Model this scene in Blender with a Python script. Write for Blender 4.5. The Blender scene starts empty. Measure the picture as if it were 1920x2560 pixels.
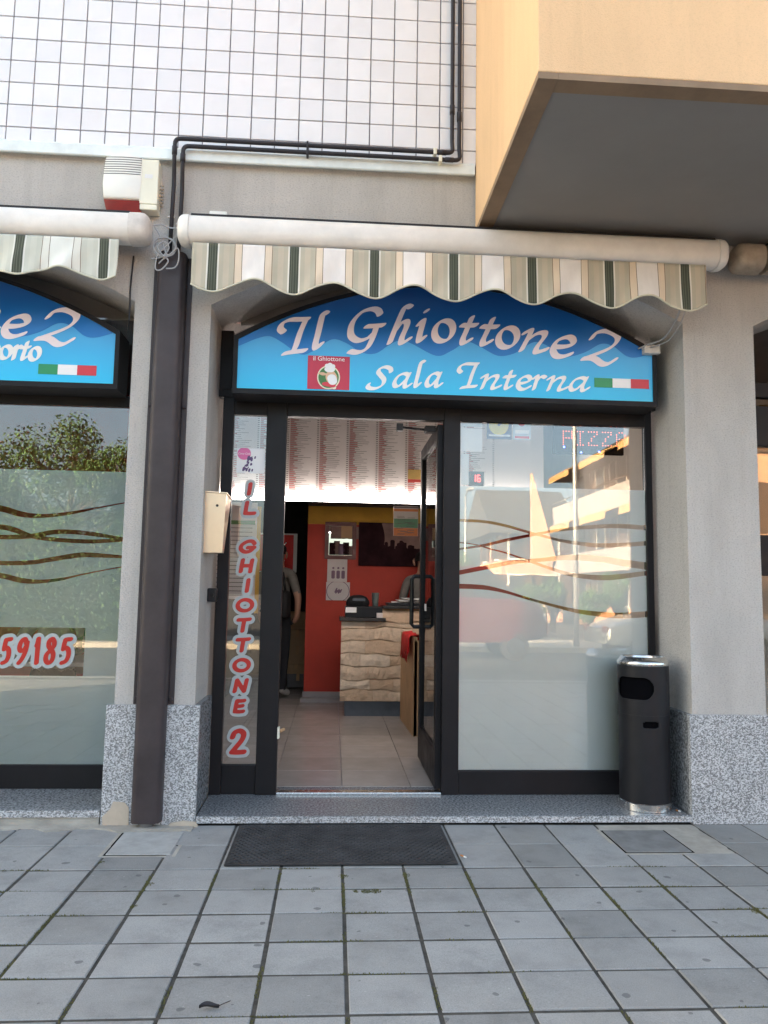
import bpy, bmesh, math, random
import numpy as np
from mathutils import Vector, Matrix
random.seed(7); rng = np.random.default_rng(5)
scene = bpy.context.scene
COL = scene.collection

# ------------------------------------------------------------------ camera
FPX = 1930.0; CAM_H = 1.28; CAM_D = 4.4485
PSI = math.atan(125 / FPX); THE = math.radians(5.98); RHO = 0.0165
_F = np.array([math.sin(PSI)*math.cos(THE), math.cos(PSI)*math.cos(THE), math.sin(THE)])
_R0 = np.array([math.cos(PSI), -math.sin(PSI), 0.0]); _U0 = np.cross(_R0, _F)
_R = math.cos(RHO)*_R0 + math.sin(RHO)*_U0; _U = -math.sin(RHO)*_R0 + math.cos(RHO)*_U0
CPOS = np.array([0.0, -CAM_D, CAM_H])
cam = bpy.data.cameras.new('camera'); cam_o = bpy.data.objects.new('camera', cam); COL.objects.link(cam_o)
cam.sensor_fit = 'VERTICAL'; cam.sensor_height = 24.0; cam.lens = 24.0*FPX/2560.0
cam.clip_start = 0.05; cam.clip_end = 2000
m4 = Matrix.Identity(4)
for i in range(3):
    m4[i][0] = _R[i]; m4[i][1] = _U[i]; m4[i][2] = -_F[i]; m4[i][3] = CPOS[i]
cam_o.matrix_world = m4
scene.camera = cam_o

# ------------------------------------------------------------------ sky, sun, exposure
SUN_EL = math.radians(15); SUN_AZ = math.radians(-52)      # clockwise from +Y
world = bpy.data.worlds.new('World'); scene.world = world; world.use_nodes = True
wn = world.node_tree.nodes; wl = world.node_tree.links
sky = wn.new('ShaderNodeTexSky'); sky.sky_type = 'NISHITA'; sky.sun_disc = False
sky.sun_elevation = SUN_EL; sky.sun_rotation = SUN_AZ; sky.air_density = 0.6; sky.dust_density = 6.0; sky.ozone_density = 0.1
skt = wn.new('ShaderNodeMix'); skt.data_type = 'RGBA'; skt.blend_type = 'MULTIPLY'; skt.inputs[0].default_value = 1.0; skt.inputs[7].default_value = (1.0, 0.985, 0.845, 1)   # hazy evening air
wl.new(sky.outputs[0], skt.inputs[6]); wl.new(skt.outputs[2], wn['Background'].inputs[0]); wn['Background'].inputs[1].default_value = 0.15
sl = bpy.data.lights.new('sun', 'SUN'); sl.energy = 4.0; sl.angle = math.radians(0.5); sl.color = (1.0, 0.76, 0.52)
so = bpy.data.objects.new('sun', sl); COL.objects.link(so)
sdir = Vector((math.sin(SUN_AZ)*math.cos(SUN_EL), math.cos(SUN_AZ)*math.cos(SUN_EL), math.sin(SUN_EL)))
so.rotation_euler = sdir.to_track_quat('Z', 'Y').to_euler(); so.location = (-30, 25, 30)
vs = scene.view_settings
vs.view_transform = 'Standard'; vs.look = 'None'; vs.gamma = 1.0; vs.use_curve_mapping = False
vs.exposure = 3.2
scene.render.engine = 'CYCLES'
scene.cycles.max_bounces = 7; scene.cycles.transparent_max_bounces = 16; scene.cycles.use_denoising = True
scene.cycles.sample_clamp_indirect = 6

# ------------------------------------------------------------------ picture -> place helpers
def _ray(px, py): return _F*FPX + _R*(px-960) - _U*(py-1280)
def at(px, py, Y):
    d = _ray(px, py); return CPOS + d*((Y+CAM_D)/d[1])
def atz(px, py, Z=0.0):
    d = _ray(px, py); return CPOS + d*((Z-CAM_H)/d[2])
def xz(px, py, Y):
    p = at(px, py, Y); return (float(p[0]), float(p[2]))

# ------------------------------------------------------------------ object helpers
ORG = {}
def tag(o, label=None, cat=None, group=None, kind=None):
    if label: o['label'] = label
    if cat: o['category'] = cat
    if group: o['group'] = group
    if kind: o['kind'] = kind
    return o
def empty(name, loc=(0, 0, 0), label=None, cat=None, group=None, kind=None):
    o = bpy.data.objects.new(name, None); COL.objects.link(o); o.location = loc
    o.empty_display_size = 0.1
    ORG[o.name] = Vector(loc); return tag(o, label, cat, group, kind)
def link(name, me, parent=None, loc=None, mat=None):
    """mesh whose vertices are in place coordinates (loc None) or round loc"""
    o = bpy.data.objects.new(name, me); COL.objects.link(o)
    po = ORG[parent.name] if parent else Vector((0, 0, 0))
    if parent: o.parent = parent
    o.location = (Vector(loc) if loc is not None else Vector((0, 0, 0))) - po
    ORG[o.name] = Vector(loc) if loc is not None else Vector((0, 0, 0))
    if mat is not None and not me.materials: me.materials.append(mat)
    return o

class MB:
    def __init__(s): s.v = []; s.f = []; s.sm = False
    def add(s, vs_, fs_):
        b = len(s.v); s.v += [tuple(map(float, p)) for p in vs_]; s.f += [tuple(i+b for i in q) for q in fs_]; return s
    def box(s, x0, x1, y0, y1, z0, z1, ch=0.0):
        if x0 > x1: x0, x1 = x1, x0
        if y0 > y1: y0, y1 = y1, y0
        if z0 > z1: z0, z1 = z1, z0
        if ch <= 0:
            return s.add([(x0,y0,z0),(x1,y0,z0),(x1,y1,z0),(x0,y1,z0),(x0,y0,z1),(x1,y0,z1),(x1,y1,z1),(x0,y1,z1)],
                [(0,3,2,1),(4,5,6,7),(0,1,5,4),(1,2,6,5),(2,3,7,6),(3,0,4,7)])
        bm = bmesh.new(); bmesh.ops.create_cube(bm, size=1)
        for v in bm.verts: v.co = Vector(((x0+x1)/2+v.co.x*(x1-x0), (y0+y1)/2+v.co.y*(y1-y0), (z0+z1)/2+v.co.z*(z1-z0)))
        bmesh.ops.bevel(bm, geom=list(bm.edges), offset=ch, segments=2, affect='EDGES', profile=0.5)
        bm.verts.index_update()
        s.add([v.co[:] for v in bm.verts], [[v.index for v in f.verts] for f in bm.faces]); bm.free(); return s
    def prism(s, poly, y0, y1):
        """poly: (x,z) counter-clockwise seen from the street; extruded from y0 (front) to y1"""
        n = len(poly)
        s.add([(x, y0, z) for x, z in poly] + [(x, y1, z) for x, z in poly],
              [tuple(range(n)), tuple(range(2*n-1, n-1, -1))] + [(i, i+n, (i+1) % n+n, (i+1) % n) for i in range(n)]); return s
    def prism_x(s, poly, x0, x1):
        """poly of (y,z), extruded along x"""
        n = len(poly)
        s.add([(x0, y, z) for y, z in poly] + [(x1, y, z) for y, z in poly],
              [tuple(range(n)), tuple(range(2*n-1, n-1, -1))] + [(i, i+n, (i+1) % n+n, (i+1) % n) for i in range(n)]); return s
    def prism_z(s, poly, z0, z1):
        n = len(poly)
        s.add([(x, y, z0) for x, y in poly] + [(x, y, z1) for x, y in poly],
              [tuple(range(n-1, -1, -1)), tuple(range(n, 2*n))] + [(i, (i+1) % n, (i+1) % n+n, i+n) for i in range(n)]); return s
    def tube(s, pts, r, n=8, caps=True):
        pts = [Vector(p) for p in pts]; rs = r if isinstance(r, (list, tuple)) else [r]*len(pts)
        b = len(s.v); up = None
        for i, p in enumerate(pts):
            t = (pts[min(i+1, len(pts)-1)] - pts[max(i-1, 0)]).normalized()
            if up is None:
                up = Vector((0, 0, 1)) if abs(t.z) < 0.9 else Vector((1, 0, 0))
            a = t.cross(up); a = a.normalized() if a.length > 1e-6 else t.orthogonal().normalized()
            c = a.cross(t).normalized(); up = c
            for k in range(n):
                q = 2*math.pi*k/n; s.v.append(tuple(p + (a*math.cos(q)+c*math.sin(q))*rs[i]))
        for i in range(len(pts)-1):
            for k in range(n):
                s.f.append((b+i*n+k, b+i*n+(k+1) % n, b+(i+1)*n+(k+1) % n, b+(i+1)*n+k))
        if caps:
            s.f.append(tuple(b+k for k in range(n-1, -1, -1))); e = b+(len(pts)-1)*n; s.f.append(tuple(e+k for k in range(n)))
        return s
    def lathe(s, prof, cx, cy, n=32, z=0):
        b = len(s.v)
        for r, h in prof:
            for k in range(n):
                q = 2*math.pi*k/n; s.v.append((cx+r*math.cos(q), cy+r*math.sin(q), z+h))
        for i in range(len(prof)-1):
            for k in range(n): s.f.append((b+i*n+k, b+i*n+(k+1) % n, b+(i+1)*n+(k+1) % n, b+(i+1)*n+k))
        if prof[0][0] > 1e-4: s.f.append(tuple(b+k for k in range(n-1, -1, -1)))
        if prof[-1][0] > 1e-4: s.f.append(tuple(b+(len(prof)-1)*n+k for k in range(n)))
        return s
    def xf(s, M, start=0):
        for i in range(start, len(s.v)): s.v[i] = tuple(M @ Vector(s.v[i]))
        return s
    def mesh(s, name, mat, off=(0, 0, 0), smooth=False):
        me = bpy.data.meshes.new(name)
        me.from_pydata([(a-off[0], b-off[1], c-off[2]) for a, b, c in s.v], [], s.f); me.update()
        if smooth:
            me.polygons.foreach_set('use_smooth', [True]*len(me.polygons))
        if mat is not None: me.materials.append(mat)
        return me
    def build(s, name, mat, parent=None, loc=None, smooth=False, angle=None):
        off = loc if loc is not None else (ORG[parent.name] if parent else (0, 0, 0))
        me = s.mesh(name, mat, off, smooth)
        if angle is not None:
            try: me.set_sharp_from_angle(angle=math.radians(angle))
            except Exception: pass
        return link(name, me, parent, loc=off)

# ------------------------------------------------------------------ materials
MATS = {}
def nodes(name):
    m = bpy.data.materials.new(name); m.use_nodes = True; MATS[name] = m
    nt = m.node_tree; return m, nt, nt.nodes['Principled BSDF'], nt.nodes, nt.links
def pos(nt, scale=(1, 1, 1)):
    g = nt.nodes.new('ShaderNodeNewGeometry'); mp = nt.nodes.new('ShaderNodeMapping'); mp.inputs['Scale'].default_value = scale
    nt.links.new(g.outputs['Position'], mp.inputs['Vector']); return mp.outputs[0]
def noise(nt, vec, scale, detail=4, rough=0.6):
    t = nt.nodes.new('ShaderNodeTexNoise'); t.inputs['Scale'].default_value = scale; t.inputs['Detail'].default_value = detail
    t.inputs['Roughness'].default_value = rough; nt.links.new(vec, t.inputs['Vector']); return t.outputs[0]
def ramp(nt, fac, stops, interp='LINEAR'):
    r = nt.nodes.new('ShaderNodeValToRGB'); r.color_ramp.interpolation = interp
    el = r.color_ramp.elements
    while len(el) < len(stops): el.new(0.5)
    for e, (p, c) in zip(el, stops):
        e.position = p; e.color = (*c, 1) if len(c) == 3 else c
    nt.links.new(fac, r.inputs[0]); return r.outputs[0]
def mixc(nt, fac, a, b, mode='MIX'):
    x = nt.nodes.new('ShaderNodeMix'); x.data_type = 'RGBA'; x.blend_type = mode
    if isinstance(fac, (int, float)): x.inputs[0].default_value = fac
    else: nt.links.new(fac, x.inputs[0])
    for i, c in ((6, a), (7, b)):
        if isinstance(c, tuple): x.inputs[i].default_value = (*c, 1)
        else: nt.links.new(c, x.inputs[i])
    return x.outputs[2]
def math_(nt, op, a, b=0.0):
    x = nt.nodes.new('ShaderNodeMath'); x.operation = op
    for i, c in ((0, a), (1, b)):
        if isinstance(c, (int, float)): x.inputs[i].default_value = c
        else: nt.links.new(c, x.inputs[i])
    return x.outputs[0]
def bump(nt, h, strength, dist, bs):
    b = nt.nodes.new('ShaderNodeBump'); b.inputs['Strength'].default_value = strength; b.inputs['Distance'].default_value = dist
    nt.links.new(h, b.inputs['Height']); nt.links.new(b.outputs[0], bs.inputs['Normal'])
def grey(v): return (v, v, v)
def M(name, col, rough=0.5, metal=0.0, var=0.12, vscale=6.0, bmp=None, spec=0.5, coat=0.0, rvar=0.0):
    """plain surface with a little uneven tone, optional bump (scale, strength, distance)"""
    m, nt, bs, N, L = nodes(name)
    p = pos(nt)
    n1 = noise(nt, p, vscale, 6, 0.65)
    c = ramp(nt, n1, [(0.3, tuple(x*(1-var) for x in col)), (0.7, tuple(min(1, x*(1+var)) for x in col))])
    L.new(c, bs.inputs['Base Color'])
    bs.inputs['Roughness'].default_value = rough; bs.inputs['Metallic'].default_value = metal
    bs.inputs['Specular IOR Level'].default_value = spec; bs.inputs['Coat Weight'].default_value = coat
    if rvar:
        rr = ramp(nt, noise(nt, p, vscale*2.3, 5), [(0.3, grey(max(0, rough-rvar))), (0.7, grey(min(1, rough+rvar)))]); L.new(rr, bs.inputs['Roughness'])
    if bmp: bump(nt, noise(nt, p, bmp[0], 6, 0.7), bmp[1], bmp[2], bs)
    return m
def emit(name, col, strength):
    m, nt, bs, N, L = nodes(name)
    bs.inputs['Base Color'].default_value = (*[x*0.5 for x in col], 1)
    bs.inputs['Emission Color'].default_value = (*col, 1); bs.inputs['Emission Strength'].default_value = strength; return m

def m_stucco(name, col, sc=95, stain=0.25, strength=0.9, pit=0.5):
    m, nt, bs, N, L = nodes(name); p = pos(nt)
    ps = pos(nt, (1.0, 1.0, 0.35))
    big = noise(nt, ps, 1.7, 7, 0.62); grit = noise(nt, pos(nt, (1, 1, 1.5)), sc, 3, 0.6)
    base = ramp(nt, big, [(0.28, tuple(x*(1-stain) for x in col)), (0.55, col), (0.8, tuple(min(1, x*1.08) for x in col))])
    base = mixc(nt, math_(nt, 'MULTIPLY', ramp(nt, grit, [(0.33, (1, 1, 1)), (0.5, (0, 0, 0))]), pit), base, tuple(x*0.55 for x in col))
    stk = noise(nt, pos(nt, (5.5, 5.5, 0.22)), 2.4, 5, 0.6)
    base = mixc(nt, math_(nt, 'MULTIPLY', ramp(nt, stk, [(0.52, (0, 0, 0)), (0.72, (1, 1, 1))]), stain*1.2), base, tuple(x*0.62 for x in col))
    spots = ramp(nt, noise(nt, p, 26, 2, 0.5), [(0.74, (0, 0, 0)), (0.78, (1, 1, 1))])
    base = mixc(nt, math_(nt, 'MULTIPLY', spots, 0.18), base, tuple(min(1, x*1.35) for x in col))
    L.new(base, bs.inputs['Base Color']); bs.inputs['Roughness'].default_value = 0.92; bs.inputs['Specular IOR Level'].default_value = 0.2
    bump(nt, grit, strength, 0.006, bs); return m
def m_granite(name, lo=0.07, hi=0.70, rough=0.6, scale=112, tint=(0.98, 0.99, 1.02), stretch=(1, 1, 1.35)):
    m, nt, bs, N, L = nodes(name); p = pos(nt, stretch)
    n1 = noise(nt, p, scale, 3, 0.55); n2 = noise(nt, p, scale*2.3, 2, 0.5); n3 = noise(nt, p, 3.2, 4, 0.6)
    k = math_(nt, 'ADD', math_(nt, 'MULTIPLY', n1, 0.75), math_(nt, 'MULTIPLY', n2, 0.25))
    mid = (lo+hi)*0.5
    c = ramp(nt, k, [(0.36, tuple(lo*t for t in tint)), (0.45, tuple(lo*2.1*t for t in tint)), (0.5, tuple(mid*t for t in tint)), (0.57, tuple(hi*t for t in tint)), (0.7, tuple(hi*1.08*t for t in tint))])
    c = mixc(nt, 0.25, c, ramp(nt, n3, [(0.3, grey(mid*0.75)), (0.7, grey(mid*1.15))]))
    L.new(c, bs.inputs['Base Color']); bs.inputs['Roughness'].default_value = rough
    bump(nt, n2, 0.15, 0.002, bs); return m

stucco = m_stucco('grey_stucco', (0.56, 0.53, 0.50))
peach = m_stucco('peach_render', (0.85, 0.575, 0.335), sc=150, stain=0.13, strength=0.35, pit=0.16)
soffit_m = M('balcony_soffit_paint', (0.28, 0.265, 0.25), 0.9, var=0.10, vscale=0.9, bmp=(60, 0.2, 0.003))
brownlip = M('brown_drip_edge_paint', (0.28, 0.19, 0.12), 0.8, var=0.2, vscale=5)
granite = m_granite('speckled_granite')
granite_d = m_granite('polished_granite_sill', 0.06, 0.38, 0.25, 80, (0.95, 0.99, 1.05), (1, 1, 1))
grout = M('dark_tile_grout', (0.33, 0.31, 0.33), 0.95, var=0.2, vscale=14)
flash_m = M('galvanised_flashing', (0.80, 0.86, 0.86), 0.45, 0.0, var=0.10, vscale=8, rvar=0.1)
alu = M('anthracite_aluminium', (0.013, 0.012, 0.014), 0.45, 0.0, var=0.18, vscale=3, rvar=0.08, spec=0.22)
alu_in = M('anthracite_gasket', (0.010, 0.010, 0.012), 0.6)
brownmetal = M('brown_painted_sheet_metal', (0.052, 0.041, 0.043), 0.45, 0.0, var=0.22, vscale=4, rvar=0.1, spec=0.3)
blackplas = M('black_plastic', (0.014, 0.014, 0.017), 0.45, var=0.2, spec=0.3)
conduit_m = M('dark_conduit_plastic', (0.030, 0.028, 0.034), 0.5, var=0.2, vscale=10, spec=0.3)
cream = M('cream_lacquered_aluminium', (0.80, 0.765, 0.72), 0.4, 0.0, var=0.10, vscale=5, rvar=0.06)
cream_d = M('grimy_cream_plastic', (0.66, 0.615, 0.57), 0.5, var=0.22, vscale=9)
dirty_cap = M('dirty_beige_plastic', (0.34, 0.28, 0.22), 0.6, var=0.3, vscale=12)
white_pl = M('white_plastic', (0.86, 0.85, 0.80), 0.35, var=0.03)
ivory_pl = M('ivory_plastic', (0.83, 0.80, 0.66), 0.4, var=0.04)
redlens = M('red_siren_lens', (0.22, 0.018, 0.010), 0.4, var=0.12, vscale=20, spec=0.2)
slot_m = M('dark_slot', (0.09, 0.085, 0.08), 0.8)
greycable = M('grey_cable_sheath', (0.38, 0.38, 0.39), 0.55)
steel = M('brushed_steel', (0.72, 0.71, 0.70), 0.24, 1.0, var=0.06, vscale=20, rvar=0.06)
copper = M('pale_bronze_metal', (0.82, 0.62, 0.45), 0.36, 0.85, var=0.04, vscale=8)
binblack = M('black_powder_coat', (0.016, 0.016, 0.019), 0.42, 0.0, var=0.2, vscale=6, rvar=0.07, spec=0.25)
hole_m = M('unlit_opening', (0.004, 0.004, 0.005), 1.0, spec=0.0)
rubber = M('black_rubber', (0.030, 0.029, 0.031), 0.75, var=0.55, vscale=7, bmp=(180, 0.2, 0.002))
mortar = M('joint_sand_and_dirt', (0.060, 0.056, 0.050), 0.97, var=0.5, vscale=18, bmp=(120, 0.5, 0.004))
cement = M('cement_patch', (0.38, 0.355, 0.315), 0.95, var=0.25, vscale=7, bmp=(70, 0.5, 0.004))
plaster_p = M('filler_patch', (0.52, 0.44, 0.35), 0.95, var=0.12, vscale=9, bmp=(60, 0.3, 0.003))
asphalt = M('asphalt', (0.055, 0.055, 0.057), 0.95, var=0.25, vscale=30)
film_white = M('white_vinyl', (0.85, 0.86, 0.87), 0.45, var=0.02)
vin_red = M('red_vinyl', (0.50, 0.018, 0.012), 0.4, var=0.08, vscale=12)
vin_grey = M('silver_grey_vinyl', (0.42, 0.46, 0.465), 0.45, var=0.04)
ink_pink = M('pale_lilac_print', (0.93, 0.83, 0.90), 0.35, var=0.02)
ink_white = M('white_print', (0.93, 0.93, 0.95), 0.35, var=0.01)
flag_g = M('flag_green_print', (0.02, 0.30, 0.11), 0.35, var=0.03)
flag_r = M('flag_red_print', (0.66, 0.035, 0.055), 0.35, var=0.03)
emb_red = M('emblem_red_print', (0.56, 0.02, 0.06), 0.35, var=0.03)
emb_line = M('emblem_pale_outline', (0.86, 0.80, 0.62), 0.4)
emb_green = M('emblem_green_print', (0.055, 0.20, 0.05), 0.4)
emb_skin = M('emblem_beige_print', (0.75, 0.47, 0.30), 0.4)
redwall_m = M('red_wall_paint', (0.47, 0.036, 0.015), 0.6, var=0.12, vscale=3, bmp=(40, 0.25, 0.004))
yellow_m = M('ochre_wall_paint', (0.58, 0.31, 0.03), 0.7, var=0.15, vscale=3)
darkwall = M('dark_interior_paint', (0.06, 0.052, 0.048), 0.8, var=0.2)
creamwall = M('cream_interior_paint', (0.55, 0.50, 0.43), 0.8, var=0.06)
ceil_m = M('ceiling_paint', (0.22, 0.19, 0.18), 0.9)
skirt_m = M('grey_skirting_tile', (0.33, 0.31, 0.31), 0.4, var=0.08)
kick_m = M('slate_blue_kickboard', (0.075, 0.088, 0.11), 0.4, var=0.2)
menu_m = M('menu_board_print_ground', (0.86, 0.81, 0.78), 0.5, var=0.02)
menu_r = M('menu_red_print', (0.50, 0.06, 0.045), 0.6)
menu_k = M('menu_black_print', (0.20, 0.17, 0.16), 0.6)
paper = M('white_paper', (0.80, 0.79, 0.78), 0.8, var=0.03)
paper_d = M('drawing_paper', (0.66, 0.60, 0.58), 0.8, var=0.05)
crayon = M('crayon_marks', (0.22, 0.14, 0.20), 0.8)
card = M('brown_cardboard', (0.45, 0.30, 0.17), 0.85, var=0.1, vscale=5)
wood_m = M('raw_pine_panel', (0.50, 0.31, 0.16), 0.65, var=0.16, vscale=4)
photo_dk = M('dark_photo_print', (0.030, 0.013, 0.016), 0.9, var=0.4, vscale=6, spec=0.05)
photo_md = M('photo_sky_print', (0.26, 0.17, 0.15), 0.9, var=0.45, vscale=2.0, spec=0.05)
frame_br = M('dark_red_wood_frame', (0.12, 0.018, 0.012), 0.4)
mirror_m = M('mirror_glass', (0.75, 0.76, 0.74), 0.03, 1.0, var=0.0)
orange_p = M('orange_poster_print', (0.70, 0.24, 0.09), 0.6)
green_p = M('green_poster_print', (0.16, 0.36, 0.22), 0.6)
tshirt = M('grey_cotton', (0.20, 0.185, 0.165), 0.9, var=0.15, vscale=18, bmp=(30, 0.3, 0.01))
trouser = M('dark_denim', (0.018, 0.019, 0.024), 0.9, var=0.2)
skin_m = M('skin', (0.45, 0.25, 0.17), 0.55, var=0.06)
hair_m = M('black_hair', (0.008, 0.007, 0.007), 0.5, bmp=(60, 0.5, 0.01))
bag_m = M('black_nylon', (0.010, 0.010, 0.011), 0.7)
wicker = M('wicker', (0.45, 0.17, 0.045), 0.7, var=0.3, vscale=30)
bread = M('bread_crust', (0.66, 0.36, 0.11), 0.6, var=0.3, vscale=10)
blue_ink = M('navy_sticker_print', (0.020, 0.022, 0.10), 0.4)
yel_ink = M('yellow_sticker_print', (0.72, 0.60, 0.05), 0.4)
pale_ink = M('pale_blue_sticker_print', (0.55, 0.62, 0.68), 0.4)
pink_ink = M('pink_sticker_print', (0.72, 0.16, 0.38), 0.4)
purple_ink = M('purple_sticker_print', (0.10, 0.05, 0.16), 0.4)
gold_ink = M('gold_note_print', (0.62, 0.42, 0.14), 0.5)
leaf_m = M('dry_dark_leaf', (0.030, 0.026, 0.030), 0.7)
moss_m = M('moss', (0.095, 0.092, 0.032), 0.95, var=0.4, vscale=60)
led_w = emit('led_strip_light', (1.0, 0.90, 0.84), 4.6)
led_r = emit('red_led', (1.0, 0.16, 0.08), 0.4)
led_b = emit('blue_led', (0.06, 0.10, 1.0), 2.0)

def m_tile():
    m, nt, bs, N, L = nodes('glazed_white_tile')
    oi = N.new('ShaderNodeObjectInfo'); p = pos(nt)
    c = ramp(nt, oi.outputs['Random'], [(0.0, (0.81, 0.80, 0.83)), (1.0, (0.865, 0.855, 0.88))])
    c = mixc(nt, math_(nt, 'MULTIPLY', ramp(nt, noise(nt, p, 5, 5), [(0.5, (0, 0, 0)), (0.8, (1, 1, 1))]), 0.22), c, (0.64, 0.59, 0.57))
    L.new(c, bs.inputs['Base Color']); bs.inputs['Roughness'].default_value = 0.22
    bump(nt, noise(nt, p, 9, 2), 0.05, 0.01, bs); return m
tile_m = m_tile()
def m_paver():
    m, nt, bs, N, L = nodes('grey_concrete_paver')
    oi = N.new('ShaderNodeObjectInfo'); p = pos(nt)
    c = ramp(nt, oi.outputs['Random'], [(0.0, (0.235, 0.235, 0.233)), (0.25, (0.285, 0.285, 0.284)), (1.0, (0.34, 0.34, 0.338))])
    cl = noise(nt, p, 4.5, 7, 0.68)
    c = mixc(nt, 1.0, c, ramp(nt, cl, [(0.28, grey(0.76)), (0.5, grey(1.0)), (0.75, grey(1.12))]), 'MULTIPLY')
    gr = noise(nt, p, 240, 3, 0.6)
    c = mixc(nt, 1.0, c, ramp(nt, gr, [(0.3, grey(0.80)), (0.5, grey(1.0)), (0.72, grey(1.14))]), 'MULTIPLY')
    # old chewing gum and drip spots
    vo = N.new('ShaderNodeTexVoronoi'); vo.voronoi_dimensions = '2D'; vo.inputs['Scale'].default_value = 5.0; vo.inputs['Randomness'].default_value = 1.0
    wob = N.new('ShaderNodeVectorMath'); wob.operation = 'ADD'
    nz = N.new('ShaderNodeTexNoise'); nz.inputs['Scale'].default_value = 22; L.new(p, nz.inputs['Vector'])
    sc_ = N.new('ShaderNodeVectorMath'); sc_.operation = 'SCALE'; sc_.inputs['Scale'].default_value = 0.03
    L.new(nz.outputs['Color'], sc_.inputs[0]); L.new(p, wob.inputs[0]); L.new(sc_.outputs[0], wob.inputs[1]); L.new(wob.outputs[0], vo.inputs['Vector'])
    sep = N.new('ShaderNodeSeparateColor'); L.new(vo.outputs['Color'], sep.inputs[0])
    rad = math_(nt, 'MULTIPLY', ramp(nt, sep.outputs[0], [(0.55, (0, 0, 0)), (1.0, (1, 1, 1))]), 0.085)
    spot = math_(nt, 'LESS_THAN', vo.outputs['Distance'], rad)
    c = mixc(nt, math_(nt, 'MULTIPLY', spot, 0.62), c, (0.09, 0.092, 0.098))
    big = noise(nt, p, 1.3, 5, 0.6)
    c = mixc(nt, math_(nt, 'MULTIPLY', ramp(nt, big, [(0.5, (0, 0, 0)), (0.72, (1, 1, 1))]), 0.35), c, (0.28, 0.265, 0.24))
    pale = ramp(nt, noise(nt, p, 55, 2, 0.5), [(0.72, (0, 0, 0)), (0.76, (1, 1, 1))]); c = mixc(nt, math_(nt, 'MULTIPLY', pale, 0.35), c, (0.56, 0.55, 0.54))
    L.new(c, bs.inputs['Base Color']); bs.inputs['Roughness'].default_value = 0.85; bs.inputs['Specular IOR Level'].default_value = 0.3
    bump(nt, gr, 0.35, 0.002, bs); return m
paver_m = m_paver()
def m_floor():
    m, nt, bs, N, L = nodes('beige_porcelain_floor_tile')
    oi = N.new('ShaderNodeObjectInfo'); p = pos(nt)
    c = ramp(nt, oi.outputs['Random'], [(0.0, (0.40, 0.36, 0.33)), (1.0, (0.46, 0.415, 0.385))])
    c = mixc(nt, 1.0, c, ramp(nt, noise(nt, p, 6, 6), [(0.3, grey(0.88)), (0.7, grey(1.08))]), 'MULTIPLY')
    L.new(c, bs.inputs['Base Color']); bs.inputs['Roughness'].default_value = 0.22; return m
floor_m = m_floor()
def m_stone():
    m, nt, bs, N, L = nodes('sandstone_cladding')
    oi = N.new('ShaderNodeObjectInfo'); p = pos(nt, (1, 1, 1.5))
    c = ramp(nt, oi.outputs['Random'], [(0.0, (0.60, 0.43, 0.29)), (0.6, (0.70, 0.54, 0.39)), (1.0, (0.82, 0.71, 0.57))])
    n1 = noise(nt, p, 14, 6, 0.7)
    c = mixc(nt, 1.0, c, ramp(nt, n1, [(0.3, grey(0.78)), (0.55, grey(1.0)), (0.75, grey(1.1))]), 'MULTIPLY')
    L.new(c, bs.inputs['Base Color']); bs.inputs['Roughness'].default_value = 0.9
    bump(nt, n1, 0.8, 0.02, bs); return m
stone_m = m_stone()
def m_glass(name='window_glass', ior=1.74, tint=(0.985, 0.99, 0.988)):
    m, nt, bs, N, L = nodes(name)
    N.remove(bs); out = N['Material Output']
    tr = N.new('ShaderNodeBsdfTransparent'); tr.inputs[0].default_value = (*tint, 1)
    gl = N.new('ShaderNodeBsdfGlossy'); gl.inputs['Roughness'].default_value = 0.0; gl.inputs[0].default_value = (1, 1, 1, 1)
    fr = N.new('ShaderNodeFresnel'); fr.inputs[0].default_value = ior
    mx = N.new('ShaderNodeMixShader'); L.new(fr.outputs[0], mx.inputs[0]); L.new(tr.outputs[0], mx.inputs[1]); L.new(gl.outputs[0], mx.inputs[2])
    L.new(mx.outputs[0], out.inputs[0]); return m
glass = m_glass()
def m_film(name, col, trans=0.35):
    m, nt, bs, N, L = nodes(name)
    N.remove(bs); out = N['Material Output']; p = pos(nt)
    c = ramp(nt, noise(nt, p, 2.2, 5), [(0.3, tuple(x*0.94 for x in col)), (0.7, tuple(x*1.05 for x in col))])
    df = N.new('ShaderNodeBsdfDiffuse'); tl = N.new('ShaderNodeBsdfTranslucent')
    L.new(c, df.inputs[0]); L.new(c, tl.inputs[0])
    mx = N.new('ShaderNodeMixShader'); mx.inputs[0].default_value = trans
    L.new(df.outputs[0], mx.inputs[1]); L.new(tl.outputs[0], mx.inputs[2]); L.new(mx.outputs[0], out.inputs[0]); return m
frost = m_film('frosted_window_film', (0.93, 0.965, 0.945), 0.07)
frost_l = m_film('frosted_window_film_grey', (0.53, 0.605, 0.59), 0.08)
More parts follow.
